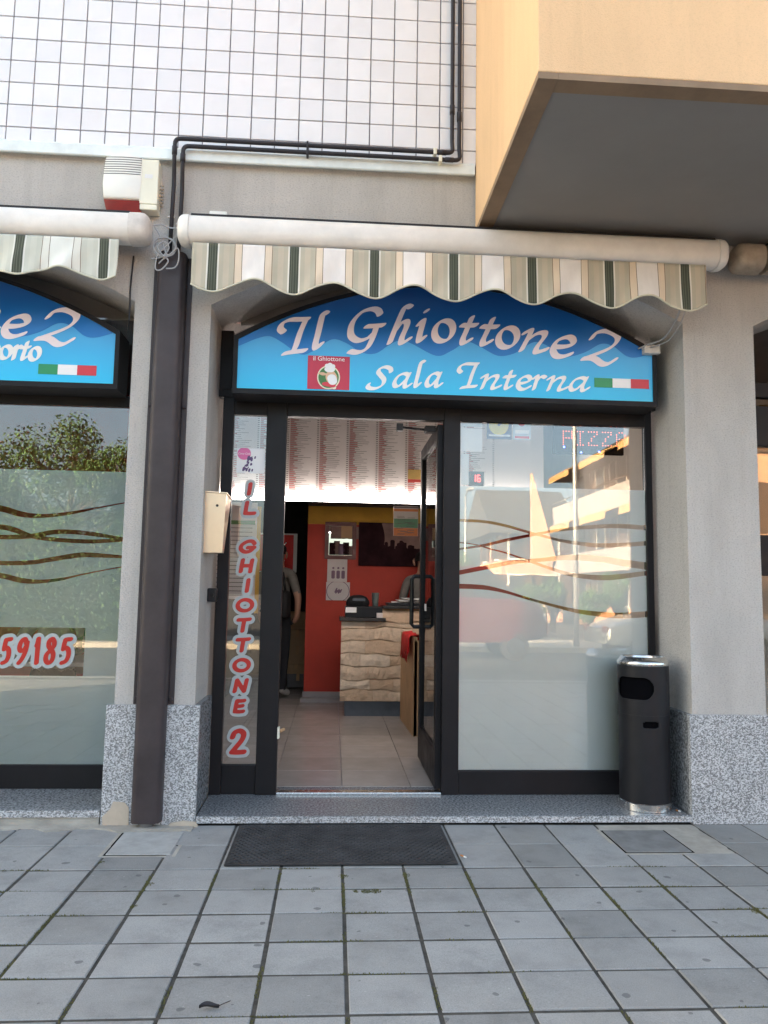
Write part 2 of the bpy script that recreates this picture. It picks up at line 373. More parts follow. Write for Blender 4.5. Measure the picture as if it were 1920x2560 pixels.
def m_stripes(name, x0, period, cool=0.0):
    m, nt, bs, N, L = nodes(name)
    tc = N.new('ShaderNodeTexCoord'); sx = N.new('ShaderNodeSeparateXYZ'); L.new(tc.outputs['Object'], sx.inputs[0])
    u = math_(nt, 'FRACT', math_(nt, 'ADD', math_(nt, 'DIVIDE', math_(nt, 'SUBTRACT', sx.outputs[0], x0), period), 100.5))
    taupe = (0.50, 0.465, 0.37); dk = (0.075, 0.085, 0.065); dk2 = (0.15, 0.16, 0.125); wh = (0.86, 0.82, 0.79); crm = (0.78, 0.66, 0.52); br = (0.22, 0.165, 0.12); lt = (0.76, 0.74, 0.67)
    taupe2 = (0.56, 0.50, 0.40)
    if cool:
        wh = (0.80, 0.80, 0.74); crm = (0.74, 0.73, 0.66); taupe = (0.58, 0.585, 0.51); taupe2 = (0.62, 0.62, 0.54); lt = (0.72, 0.72, 0.66)
    st = [(0.0, wh), (0.135, br), (0.142, crm), (0.225, br), (0.232, taupe), (0.30, taupe2), (0.37, taupe), (0.425, lt), (0.442, dk), (0.462, dk2), (0.47, dk), (0.492, dk2), (0.50, dk), (0.524, dk2), (0.532, dk), (0.557, lt), (0.575, taupe), (0.63, taupe2), (0.70, taupe), (0.765, br), (0.772, crm), (0.855, br), (0.862, wh)]
    c = ramp(nt, u, st, 'CONSTANT')
    p = pos(nt, (1, 1, 0.4))
    c = mixc(nt, 1.0, c, ramp(nt, noise(nt, p, 7, 6), [(0.3, grey(0.88)), (0.6, grey(1.03))]), 'MULTIPLY')
    L.new(c, bs.inputs['Base Color']); bs.inputs['Roughness'].default_value = 0.9; bs.inputs['Specular IOR Level'].default_value = 0.15
    bs.inputs['Sheen Weight'].default_value = 0.1
    bump(nt, noise(nt, pos(nt), 160, 2), 0.2, 0.001, bs); return m
def m_vgrad(name, z0, z1, c0, c1, cm=None):
    """printed colour blend from bottom z0 to top z1"""
    m, nt, bs, N, L = nodes(name)
    g = N.new('ShaderNodeNewGeometry'); sx = N.new('ShaderNodeSeparateXYZ'); L.new(g.outputs['Position'], sx.inputs[0])
    u = math_(nt, 'DIVIDE', math_(nt, 'SUBTRACT', sx.outputs[2], z0), z1-z0)
    c = ramp(nt, u, [(0.0, c0), (0.5, cm or tuple((a+b)/2 for a, b in zip(c0, c1))), (1.0, c1)])
    L.new(c, bs.inputs['Base Color']); bs.inputs['Roughness'].default_value = 0.3; return m

# ------------------------------------------------------------------ lettering (pen strokes -> flat cut shapes)
def smooth(pts, n=7):
    P = [np.array(p, float) for p in pts]
    if len(P) < 3: return P
    out = []
    for i in range(len(P)-1):
        p0 = P[max(i-1, 0)]; p1 = P[i]; p2 = P[i+1]; p3 = P[min(i+2, len(P)-1)]
        for k in range(n):
            t = k/n
            out.append(0.5*((2*p1)+(-p0+p2)*t+(2*p0-5*p1+4*p2-p3)*t*t+(-p0+3*p1-3*p2+p3)*t**3))
    out.append(P[-1]); return out
class Ink:
    def __init__(s, x0, x1, z0, z1, cell, fill=False):
        s.xs = np.arange(x0, x1+cell, cell); s.zs = np.arange(z0, z1+cell, cell); s.c = cell
        s.F = np.full((len(s.zs), len(s.xs)), 1.0 if fill else -1.0)
    def sub(s, pts, pad):
        a = np.array(pts); lo = a.min(0)-pad; hi = a.max(0)+pad
        i0, i1 = np.searchsorted(s.xs, [lo[0], hi[0]]); j0, j1 = np.searchsorted(s.zs, [lo[1], hi[1]])
        return slice(max(j0-1, 0), j1+1), slice(max(i0-1, 0), i1+1)
    def _dist(s, pts, X, Z, r=None):
        d = np.full(X.shape, 1e9)
        for i in range(max(1, len(pts)-1)):
            a = pts[i]; b = pts[min(i+1, len(pts)-1)]; ab = b-a; L2 = float(ab@ab)
            t = np.clip(((X-a[0])*ab[0]+(Z-a[1])*ab[1])/L2, 0, 1) if L2 > 1e-14 else np.zeros(X.shape)
            q = np.hypot(X-a[0]-t*ab[0], Z-a[1]-t*ab[1])
            if r is not None: q = q-(r[i]+(r[min(i+1, len(pts)-1)]-r[i])*t)
            d = np.minimum(d, q)
        return d
    def pen(s, pts, a, b, ang):
        """elliptical nib, half axes a (along ang) and b"""
        sl = s.sub(pts, a*1.3); X, Z = np.meshgrid(s.xs[sl[1]], s.zs[sl[0]])
        c, n = math.cos(ang), math.sin(ang)
        T = lambda x, z: ((x*c+z*n)/a, (-x*n+z*c)/b)
        tp = [np.array(T(p[0], p[1])) for p in pts]; U, V = T(X, Z)
        s.F[sl] = np.maximum(s.F[sl], (1-s._dist(tp, U, V))*b)
    def cut(s, pts, r):
        sl = s.sub(pts, max(r)*1.5); X, Z = np.meshgrid(s.xs[sl[1]], s.zs[sl[0]])
        s.F[sl] = np.minimum(s.F[sl], s._dist(pts, X, Z, r))
    def keep_rect(s, x0, x1, z0, z1, skew=None):
        X, Z = np.meshgrid(s.xs, s.zs); s.F = np.minimum(s.F, np.minimum(np.minimum(X-x0, x1-X), np.minimum(Z-z0, z1-Z)))
    def cut_rect(s, x0, x1, z0, z1):
        X, Z = np.meshgrid(s.xs, s.zs); s.F = np.minimum(s.F, -np.minimum(np.minimum(X-x0, x1-X), np.minimum(Z-z0, z1-Z)))
    def func(s, fn):
        X, Z = np.meshgrid(s.xs, s.zs); s.F = np.minimum(s.F, fn(X, Z))
    def mesh(s, Y):
        F = s.F; V = []; Q = []
        In = F > 0; full = In[:-1, :-1] & In[1:, :-1] & In[:-1, 1:] & In[1:, 1:]
        anyc = (In[:-1, :-1] | In[1:, :-1] | In[:-1, 1:] | In[1:, 1:]) & ~full
        xs, zs = s.xs, s.zs
        for j in range(full.shape[0]):
            row = full[j].astype(np.int8); dd = np.diff(np.concatenate([[0], row, [0]]))
            for a, b in zip(np.where(dd == 1)[0], np.where(dd == -1)[0]):
                k = len(V); V += [(xs[a], Y, zs[j]), (xs[b], Y, zs[j]), (xs[b], Y, zs[j+1]), (xs[a], Y, zs[j+1])]; Q.append((k, k+1, k+2, k+3))
        for j, i in zip(*np.where(anyc)):
            cs = [(xs[i], zs[j], F[j, i]), (xs[i+1], zs[j], F[j, i+1]), (xs[i+1], zs[j+1], F[j+1, i+1]), (xs[i], zs[j+1], F[j+1, i])]
            poly = []
            for k in range(4):
                p, q = cs[k], cs[(k+1) % 4]
                if p[2] > 0: poly.append((p[0], p[1]))
                if (p[2] > 0) != (q[2] > 0):
                    t = p[2]/(p[2]-q[2]); poly.append((p[0]+(q[0]-p[0])*t, p[1]+(q[1]-p[1])*t))
            if len(poly) >= 3:
                k = len(V); V += [(x, Y, z) for x, z in poly]; Q.append(tuple(range(k, k+len(poly))))
        mb = MB(); mb.v = [tuple(map(float, v)) for v in V]; mb.f = Q; return mb

ELL = lambda cx, cz, rx, rz, n=20: [(cx+rx*math.cos(2*math.pi*k/n+1.2), cz+rz*math.sin(2*math.pi*k/n+1.2)) for k in range(n+1)]
SCRIPT = {
 'I': [[(.10,.46),(.02,.54),(.06,.66),(.22,.74),(.42,.745),(.60,.75)], [(.56,.74),(.47,.45),(.40,.10),(.34,.02)], [(.18,-.03),(.34,.0),(.62,.03)]],
 'l': [[(.34,.80),(.26,.815),(.20,.72),(.12,.32),(.07,.10),(.11,.0),(.25,.10)]],
 'G': [[(.66,.64),(.60,.73),(.46,.765),(.24,.68),(.07,.44),(.07,.16),(.24,.03),(.44,.08),(.56,.20)], [(.40,.36),(.56,.37),(.76,.39)], [(.62,.37),(.56,.08),(.47,-.14),(.30,-.24),(.10,-.22)]],
 'h': [[(.40,.80),(.32,.82),(.25,.74),(.14,.34),(.06,.0)], [(.12,.24),(.24,.43),(.35,.48),(.38,.38),(.31,.12),(.33,.0),(.48,.10)]],
 'i': [[(.02,.38),(.14,.47),(.08,.14),(.10,.01),(.23,.10)], [(.20,.69),(.21,.695)]],
 'o': [ELL(.23,.24,.18,.235)],
 't': [[(.20,.66),(.12,.28),(.08,.10),(.12,.0),(.27,.10)], [(.0,.45),(.16,.455),(.34,.48)]],
 'n': [[(.02,.40),(.12,.47),(.06,.0)], [(.09,.22),(.22,.42),(.34,.48),(.37,.38),(.30,.12),(.32,.0),(.47,.10)]],
 'e': [[(.05,.20),(.22,.24),(.36,.34),(.32,.46),(.22,.48),(.08,.36),(.04,.16),(.12,.01),(.24,.0),(.38,.10)]],
 'a': [[(.38,.43),(.28,.48),(.12,.38),(.04,.16),(.09,.01),(.20,.05),(.35,.28)], [(.41,.48),(.34,.18),(.34,.03),(.39,.0),(.49,.10)]],
 'r': [[(.02,.40),(.12,.47),(.06,.0)], [(.09,.24),(.19,.42),(.28,.48),(.37,.44)]],
 'S': [[(.56,.60),(.52,.71),(.38,.765),(.24,.70),(.20,.58),(.30,.44),(.40,.30),(.38,.13),(.24,.0),(.06,-.02),(-.03,.05),(-.01,.13)]],
 '2': [[(.06,.54),(.12,.69),(.28,.765),(.46,.70),(.49,.55),(.38,.34),(.04,.03)], [(.03,.03),(.20,.07),(.36,-.02),(.46,.0),(.56,.13)]],
 's': [[(.30,.40),(.22,.48),(.11,.43),(.14,.31),(.25,.19),(.22,.04),(.10,.0),(.01,.07)]],
 'p': [[(.04,.40),(.14,.47),(.04,-.25)], [(.10,.24),(.22,.45),(.36,.44),(.39,.26),(.28,.03),(.14,.02),(.09,.08)]],
 'A': [[(.0,.0),(.12,.06),(.40,.76)], [(.40,.76),(.50,.30),(.53,.0),(.62,.08)], [(.18,.28),(.50,.30)]],
}
CAPS = {
 'I': [[(.18,.0),(.22,.5),(.24,1.0)]],
 'L': [[(.10,1.0),(.07,.5),(.05,.05)], [(.05,.04),(.35,.03),(.66,.06)]],
 'G': [[(.70,.78),(.58,.98),(.34,.95),(.10,.66),(.06,.30),(.26,.04),(.52,.10),(.70,.42)], [(.40,.42),(.72,.44)]],
 'H': [[(.10,1.0),(.07,.5),(.05,.0)], [(.66,1.0),(.63,.5),(.62,.0)], [(.06,.48),(.64,.52)]],
 'O': [ELL(.40,.50,.36,.45)],
 'T': [[(.02,.93),(.36,.95),(.74,1.0)], [(.40,.95),(.37,.5),(.35,.0)]],
 'N': [[(.05,.0),(.09,.5),(.12,.97)], [(.12,.97),(.36,.5),(.62,.03)], [(.62,.03),(.66,.5),(.70,1.0)]],
 'E': [[(.13,.97),(.09,.5),(.06,.04)], [(.13,.97),(.36,.96),(.60,1.0)], [(.10,.50),(.34,.50),(.52,.54)], [(.06,.04),(.34,.02),(.60,.06)]],
 '2': [[(.02,.72),(.10,.92),(.34,1.0),(.52,.86),(.46,.60),(.24,.30),(.05,.06)], [(.05,.06),(.34,.05),(.60,.07)]],
 '5': [[(.60,.98),(.34,.97),(.16,.95)], [(.16,.95),(.10,.74),(.07,.56)], [(.07,.56),(.30,.62),(.50,.52),(.54,.30),(.38,.08),(.06,.0)]],
 '9': [[(.50,.78),(.36,.98),(.14,.90),(.04,.66),(.14,.50),(.36,.54),(.52,.74)], [(.54,.84),(.48,.48),(.30,.16),(.12,.0)]],
 '1': [[(.06,.72),(.18,.84),(.27,1.0)], [(.27,1.0),(.25,.5),(.24,.0)]],
 '8': [[(.44,.86),(.30,.99),(.12,.90),(.12,.70),(.30,.54),(.46,.36),(.42,.10),(.22,.0),(.04,.12),(.05,.34),(.26,.52),(.44,.70),(.44,.86)]],
}
def place(strokes, box, slant=0.0, rot=0.0, scale=None):
    """fit the strokes of a glyph into box=(x0,x1,zbase,em) of the sign plane"""
    x0, x1, zb, em = box
    allp = [p for s_ in strokes for p in s_]; lo = min(p[0]+slant*p[1] for p in allp); hi = max(p[0]+slant*p[1] for p in allp)
    k = (x1-x0)/max(hi-lo, 1e-6) if scale is None else scale
    c, s = math.cos(rot), math.sin(rot); out = []
    for st in strokes:
        q = []
        for x, z in st:
            X = (x+slant*z-lo)*k; Z = z*em; q.append(np.array((x0+X*c-Z*s, zb+X*s+Z*c)))
        out.append(smooth(q, 6))
    return out
def flat_text(name, body, size, loc, mat, parent, shear=0.0, sx=1.0):
    cu = bpy.data.curves.new(name, 'FONT'); cu.body = body; cu.size = size; cu.align_x = 'CENTER'; cu.shear = shear; cu.resolution_u = 3
    tmp = bpy.data.objects.new(name, cu); me = bpy.data.meshes.new_from_object(tmp); bpy.data.objects.remove(tmp); bpy.data.curves.remove(cu)
    me.transform(Matrix(((sx, 0, 0, 0), (0, 0, 1, 0), (0, 1, 0, 0), (0, 0, 0, 1)))); me.flip_normals()
    me.materials.clear(); return link(name, me, parent, loc=loc, mat=mat)
def quad_on(px0, py0, px1, py1, Y):
    """axis-aligned rectangle in plane Y from two picture corners"""
    a = at(px0, py0, Y); b = at(px1, py1, Y); return min(a[0], b[0]), max(a[0], b[0]), min(a[2], b[2]), max(a[2], b[2])
def rect(name, r, Y, mat, parent, d=0.002):
    return MB().box(r[0], r[1], Y-d, Y, r[2], r[3]).build(name, mat, parent)

# ================================================================== the setting
YF = 0.42                        # front of the window frames, set back in the openings
XLP, XML, XMR, XRP = -1.19, -0.75, 2.10, 2.545
ZFL = 0.05
# ---- ground and pavement
tag(MB().box(-300, 300, -300, 300, -0.6, -0.13).build('ground', asphalt), kind='structure')
tag(MB().box(-60, 60, -13.5, -6.42, -0.13, -0.115).build('road', asphalt), kind='structure')
pav = tag(MB().box(-30, 30, -6.2, 0.6, -0.128, -0.0045).build('pavement', mortar), kind='structure')
MB().box(-30, 30, -6.42, -6.203, -0.128, -0.004, 0.012).build('kerb', granite, pav)
tag(MB().box(-60, 60, -17.0, -13.7, -0.128, 0.0).build('opposite_pavement', cement), kind='structure')
PW, PD = 0.2855, 0.2515
cols = [-1.066+PW*k for k in range(-6, 15)]
rows = [-0.689-PD*k for k in range(0, 8)]
def paver_mesh(w, d, name='paver'):
    h = 0.05; c = 0.0022; a, b = w/2, d/2
    mb = MB()
    for hx, hy, z in ((a, b, -h), (a, b, -c*1.5), (a-c*1.4, b-c*1.4, 0.0)):
        mb.v += [(-hx, -hy, z), (hx, -hy, z), (hx, hy, z), (-hx, hy, z)]
    for i in (0, 4):
        mb.f += [(i+k, i+(k+1) % 4, i+4+(k+1) % 4, i+4+k) for k in range(4)]
    mb.f.append((8, 9, 10, 11)); return mb.mesh(name, paver_m)
pm = paver_mesh(PW-0.0135, PD-0.0145); pm1 = paver_mesh(PW-0.0105, 0.328); pm0 = paver_mesh(PW-0.0105, 0.33); pms = paver_mesh(PW-0.0105, 0.17)
manL = (-1.075, -0.745, -0.50, -0.13); manR = (1.50, 1.86, -0.50, -0.13)
def lay(me, cx, cy, tilt=0.004):
    o = link('paver', me, pav, loc=(cx, cy, random.uniform(-0.003, 0.002)))
    o.rotation_euler = (random.uniform(-tilt, tilt), random.uniform(-tilt, tilt), random.uniform(-0.006, 0.006)); return o
rest = MB(); skips = []
for i in range(len(cols)-1):
    cx = (cols[i]+cols[i+1])/2
    for j in range(len(rows)-1): lay(pm, cx, (rows[j]+rows[j+1])/2)
    for (y0, y1, me) in ((-0.352, -0.016, pm0), (-0.689, -0.352, pm1)):
        cy = (y0+y1)/2; skip = False
        for (a, b, c, d) in (manL, manR):
            if cx+PW/2 > a+0.05 and cx-PW/2 < b-0.05 and y1 > c+0.09: skip = True
        if not skip: lay(me, cx, cy, 0.005)
        elif y0 < -0.5: lay(pms, cx, y0+0.088, 0.004)
        else: skips.append(cx)
for k in range(-40, 48):
    for j in range(0, 21):
        x0 = -1.066+PW*k; y1 = -0.689-PD*j
        if -6 <= k < 14 and j < 7: continue
        rest.box(x0+0.007, x0+PW-0.007, y1-PD+0.006, y1-0.006, -0.05, random.uniform(-0.003, 0.002))
for k in list(range(-40, -6))+list(range(14, 48)):
    x0 = -1.066+PW*k
    rest.box(x0+0.007, x0+PW-0.007, -0.348, -0.018, -0.05, 0); rest.box(x0+0.007, x0+PW-0.007, -0.685, -0.356, -0.05, 0.001)
tag(rest.build('farther_pavers', paver_m, pav), kind='stuff')
# cement fill and inspection covers beside the wall
for (a, b, c, d) in (manL, manR):
    sx = [q for q in skips if a-0.3 < q < b+0.3]; u0, u1 = min(sx)-PW/2, max(sx)+PW/2; n = 14
    lo = [(u0+0.006+random.uniform(-.004, .006), -0.515+0.49*k/n) for k in range(n+1)]; hi = [(u1-0.006+random.uniform(-.006, .004), -0.515+0.49*k/n) for k in range(n+1)]
    MB().prism_z(hi+lo[::-1], -0.03, -0.002).build('cement_patch', cement, pav)
mb = MB(); pts = []
for k in range(26):
    x = -2.6+1.88*k/25; pts.append((x, -0.085-0.03*math.sin(k*1.3)-random.uniform(0, .045)))
mb.prism_z(pts+[(-0.72, 0.0), (-2.6, 0.0)], -0.03, 0.007); mb.build('cement_patch', cement, pav)
cover_m = {'w': M('weathered_cover_concrete', (0.37, 0.37, 0.365), 0.9, var=0.2, vscale=9, bmp=(120, 0.4, 0.002)), 'd': M('dark_cover_concrete', (0.20, 0.20, 0.20), 0.9, var=0.22, vscale=9, bmp=(120, 0.4, 0.002))}
for (a, b, c, d), lab in ((manL, 'weathered concrete inspection cover in front of the brown downpipe'), (manR, 'dark concrete inspection cover in front of the litter bin')):
    t = empty('inspection_cover', ((a+b)/2, (c+d)/2, 0), lab, 'drain cover', 'inspection covers beside the wall')
    MB().box(a+0.010, b-0.010, c+0.010, d-0.010, -0.04, 0.003, 0.004).build('cover_slab', cover_m[lab[0]], t)
    MB().box(a-0.001, b+0.001, c-0.001, d+0.001, -0.04, -0.0012).build('cover_groove', hole_m, t)
    fr = MB()
    fr.box(a-0.018, a-0.001, c-0.014, d+0.014, -0.04, 0.0); fr.box(b+0.001, b+0.018, c-0.014, d+0.014, -0.04, 0.0)
    fr.box(a-0.0005, b+0.0005, c-0.018, c-0.001, -0.04, -0.001); fr.box(a-0.0005, b+0.0005, d+0.001, d+0.018, -0.04, -0.001)
    fr.build('cover_rim', cement, t)

# ---- the building
bld = empty('shop_building', (0, 0, 0), 'grey stucco shop building with white tiled upper wall and peach projecting bay', 'building')
def arch(x0, x1, spring, rise, n=24, rev=False):
    xc = (x0+x1)/2; hw = (x1-x0)/2
    return [(x0+(x1-x0)*k/n, spring+rise*(1-((x0+(x1-x0)*k/n-xc)/hw)**2)) for k in range(n+1)]
SPR, RISE = 2.95, 0.39
out = [(-10, -.1), (-4.05, -.1)] + arch(-4.05, XLP, SPR, RISE) + [(XLP, -.1), (XML, -.1)] + arch(XML, XMR, SPR, RISE) + [(XMR, -.1), (XRP, -.1)] + arch(XRP, 5.4, SPR, RISE) + [(5.4, -.1), (14, -.1), (14, 3.83), (-10, 3.83)]
MB().prism(out, 0.0, 0.60).build('facade_wall', stucco, bld)
uw = MB().box(-10, 14, -0.012, 10, 3.835, 9.0).build('upper_wall', grout, bld)
MB().box(-10, 14, 9.9, 10, -0.1, 3.83).build('rear_wall', stucco, bld)
MB().box(-10, -9.9, 0.61, 9.89, -0.1, 3.83).build('side_wall', stucco, bld)
MB().box(13.9, 14, 0.61, 9.89, -0.1, 3.83).build('side_wall', stucco, bld)
TX, TZ, JT = 0.1427, 0.1393, 0.007
tm = MB().box(-(TX-JT)/2, (TX-JT)/2, -0.012, 0.0, -(TZ-JT)/2, (TZ-JT)/2, 0.002).mesh('tile', tile_m)
tmc = MB().box(-(TX-JT)/2, (TX-JT)/2, -0.012, 0.0, -0.046, 0.046, 0.002).mesh('tile', tile_m)
for i in range(-9, 20):
    x = -1.98+TX*(i+0.5)
    for j in range(-1, 8):
        z = 3.976+TZ*(j+0.5) if j >= 0 else 3.926
        o = link('tile', tm if j >= 0 else tmc, uw, loc=(x, -0.0125, z))
        o.rotation_euler = (random.uniform(-.012, .012), random.uniform(-.003, .003), random.uniform(-.012, .012))
MB().prism_x([(-0.0, 3.90), (-0.028, 3.893), (-0.052, 3.872), (-0.052, 3.812), (-0.046, 3.806), (-0.043, 3.826), (0.0, 3.826)], -10, 0.803).build('flashing', flash_m, bld)
# granite plinths (front and return slabs) and sills
ZP = float(at(480, 1764, -0.03)[2]); ZPR = float(at(1800, 1788, -0.03)[2])
MB().box(XLP-0.035, XML+0.032, -0.03, 0.0, 0.0, ZP, 0.003).build('plinth_slab', granite, bld)
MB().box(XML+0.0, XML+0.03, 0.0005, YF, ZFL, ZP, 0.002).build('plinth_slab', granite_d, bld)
MB().box(XMR-0.03, XRP+0.04, -0.03, 0.0, -0.0, ZPR, 0.003).build('plinth_slab', granite, bld)
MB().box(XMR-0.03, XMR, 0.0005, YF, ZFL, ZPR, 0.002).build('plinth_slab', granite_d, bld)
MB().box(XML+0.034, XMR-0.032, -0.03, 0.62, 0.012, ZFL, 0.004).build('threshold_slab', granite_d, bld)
MB().box(XML+0.036, XMR-0.034, -0.0325, -0.0305, 0.014, ZFL-0.004).build('threshold_edge', granite, bld)
MB().box(-4.2, XLP-0.038, -0.03, 0.62, 0.045, 0.085, 0.004).build('threshold_slab', granite_d, bld)
MB().box(-4.2, XLP-0.040, -0.0325, -0.0305, 0.047, 0.081).build('threshold_edge', granite, bld)
MB().box(-4.2, XLP-0.045, -0.022, 0.5, -0.05, 0.044).build('threshold_footing', cement, bld)
MB().box(XRP+0.045, 5.6, -0.03, 0.62, 0.012, 0.05, 0.004).build('threshold_slab', granite_d, bld)
mb = MB(); mb.prism([(-1.21, 0.003), (-1.072, 0.003), (-1.075, 0.10), (-1.10, 0.125), (-1.16, 0.13), (-1.175, 0.09), (-1.215, 0.05)], -0.034, -0.0305); mb.build('filler_patch', plaster_p, bld)
mb = MB(); mb.prism([(-0.86, 0.0), (-0.70, 0.0), (-0.71, 0.022), (-0.78, 0.03), (-0.85, 0.018)], -0.05, -0.031); mb.build('filler_patch', plaster_p, bld)
# projecting bay
BX, BY, BZ = 0.811, -1.463, 3.44
bay = MB().box(BX, 8.5, BY, -0.024, BZ+0.03, 9.0, 0.006).build('projecting_bay', peach, bld)
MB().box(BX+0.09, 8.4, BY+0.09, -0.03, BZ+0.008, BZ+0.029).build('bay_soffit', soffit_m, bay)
lp = MB(); lp.box(BX+0.001, BX+0.087, BY+0.001, -0.026, BZ, BZ+0.0295); lp.box(BX+0.088, 8.45, BY+0.001, BY+0.087, BZ, BZ+0.0295); lp.build('drip_edge', brownlip, bay)

# ---- inside the shop
fl = tag(MB().box(-4.3, 5.4, 0.63, 9.88, -0.1, ZFL-0.012).build('shop_floor', grout), kind='structure')
FT = 0.44
ft = MB().box(-FT/2+0.002, FT/2-0.002, -FT/2+0.002, FT/2-0.002, -0.012, 0, 0.0015).mesh('floor_tile', floor_m)
for i in range(-4, 8):
    for j in range(0, 16):
        link('floor_tile', ft, fl, loc=(0.09+FT*(i+0.5), 0.47+0.16+FT*(j+0.5), ZFL))
tag(MB().box(-4.3, 5.4, 0.61, 9.88, 3.25, 3.33).build('shop_ceiling', ceil_m), kind='structure')
tag(MB().box(-0.30, 3.0, 4.5, 4.62, ZFL, 2.06).build('red_wall', redwall_m), kind='structure')
tag(MB().box(-0.30, 3.0, 4.5, 4.62, 2.062, 2.27).build('ochre_frieze', yellow_m), kind='structure')
tag(MB().box(-0.30, 3.0, 4.2, 4.62, 2.272, 3.24).build('dark_bulkhead', darkwall), kind='structure')
tag(MB().box(-0.30, -0.18, 4.63, 7.6, ZFL, 3.24).build('corridor_wall', darkwall), kind='structure')
tag(MB().box(-1.35, -0.31, 7.4, 7.6, ZFL, 3.24).build('corridor_end_wall', darkwall), kind='structure')
tag(MB().box(-1.32, -1.21, 0.61, 7.39, ZFL, 3.24).build('partition_wall', darkwall), kind='structure')
tag(MB().box(2.3, 2.42, 0.61, 4.49, ZFL, 3.24).build('right_inner_wall', creamwall), kind='structure')
tag(MB().box(-4.3, -1.33, 3.4, 3.5, ZFL, 3.24).build('left_room_wall', redwall_m), kind='structure')
tag(MB().box(2.43, 5.4, 2.4, 2.5, ZFL, 3.24).build('neighbour_room_wall', creamwall), kind='structure')
mb = MB(); mb.box(-0.312, 1.5, 4.485, 4.499, ZFL, ZFL+0.105); mb.build('skirting', skirt_m, bpy.data.objects['red_wall'])
mb = MB(); mb.box(-0.33, 0.3, 4.36, 4.484, ZFL, ZFL+0.045, 0.004); mb.build('floor_step', skirt_m, bpy.data.objects['red_wall'])

# ================================================================== shopfronts
PT, PB = float(at(630, 1037, YF)[2]), float(at(600, 1915, YF)[2])
RB = float(at(1300, 1930, YF)[2])
xP0 = float(at(566, 1558, YF)[0]); xP1 = float(at(650.5, 1558, YF)[0]); xD0 = float(at(701, 1600, YF)[0])
xD1 = float(at(1107, 1500, YF)[0]); xR0 = float(at(1149, 1400, YF)[0]); xR1 = float(at(1617, 1300, YF)[0])
sf = empty('shopfront', (0.67, YF, ZFL), 'dark aluminium shopfront with open glass door, under the Sala Interna sign', 'shopfront')
def fr_box(x0, x1, z0, z1, parent=sf, y0=YF, y1=YF+0.06, name='frame_bar', mat=alu):
    return MB().box(x0, x1, y0, y1, z0, z1, 0.003).build(name, mat, parent)
ZH = PT+0.11
fr_box(XML+0.031, xP0, ZFL, ZH, name='post'); fr_box(xP1, xD0, ZFL, ZH, name='post', y0=YF-0.004)
fr_box(xD1, xR0, ZFL, ZH, name='post', y0=YF-0.004); fr_box(xR1, XMR-0.031, ZFL, ZH, name='post')
fr_box(xP0+.0005, xP1-.0005, ZFL, PB, name='bottom_rail', y0=YF+0.012); fr_box(xR0+.0005, xR1-.0005, ZFL, RB, name='bottom_rail', y0=YF+0.004)
fr_box(xP0+.0005, xP1-.0005, PT, ZH, name='top_rail'); fr_box(xR0+.0005, xR1-.0005, PT, ZH, name='top_rail')
fr_box(xD0+.0005, xD1-.0005, PT, ZH, name='top_rail', y0=YF-0.002)
fr_box(XML+0.001, XMR-0.001, ZH+0.0005, ZH+0.05, name='header', y0=YF-0.006)
fr_box(XML+0.001, XML+0.08, ZH+0.051, 2.94, name='post'); fr_box(XMR-0.08, XMR-0.001, ZH+0.051, 2.94, name='post')
MB().box(XML+0.085, XMR-0.085, YF+0.02, YF+0.028, ZH+0.052, 3.0).build('transom_pane', glass, sf)
tp = [(x, z-0.004) for x, z in arch(XML, XMR, SPR, RISE)]; zpl = float(at(592, 808, YF)[2])
tp = [p for p in tp if p[1] > zpl+0.01]
MB().prism([(tp[0][0], zpl), (tp[-1][0], zpl)] + tp[::-1], YF+0.03, YF+0.05).build('transom_panel', M('grey_transom_panel', (0.20, 0.185, 0.175), 0.6), sf)
def pane(x0, x1, z0, z1, parent, name='pane', y=YF+0.022):
    mb = MB().box(x0, x1, y, y+0.007, z0, z1); return mb.build(name, glass, parent)
pL = pane(xP0+.001, xP1-.001, PB+.001, PT-.001, sf)
pR = pane(xR0+.001, xR1-.001, RB+.001, PT-.001, sf)
mb = MB()
for (a, b, c) in ((xP0, xP1, PB), (xR0, xR1, RB)):
    mb.box(a+.001, b-.001, YF+0.014, YF+0.0215, c+.0005, c+0.008)
mb.build('gasket', alu_in, sf)
MB().box(xD0+.001, xD1-.001, YF-0.002, YF+0.07, ZFL, ZFL+0.014, 0.003).build('door_sill', steel, sf)
# door, open into the shop, hinged on the right
DL = 0.96; hx = xD1-0.012; hy = YF+0.065
door = empty('door', (hx, hy, ZFL)); door.parent = sf; door.location = Vector((hx, hy, ZFL))-ORG[sf.name]
dz0, dz1 = ZFL+0.02, PT-0.012
def dpart(name, mb, mat): 
    return mb.build(name, mat, door)
for (a, b, c, d, nm) in ((hy, hy+0.075, dz0, dz1, 'stile'), (hy+DL-0.085, hy+DL, dz0, dz1, 'stile'), (hy+0.0755, hy+DL-0.0855, dz0, dz0+0.23, 'bottom_rail'), (hy+0.0755, hy+DL-0.0855, dz1-0.085, dz1, 'top_rail')):
    dpart(nm, MB().box(hx-0.022, hx+0.022, a, b, c, d, 0.003), alu)
dpart('pane', MB().box(hx-0.004, hx+0.004, hy+0.076, hy+DL-0.086, dz0+0.231, dz1-0.086), glass)
hz0, hz1 = float(at(1029, 1575, hy+DL-0.16)[2]), float(at(1029, 1433, hy+DL-0.16)[2])
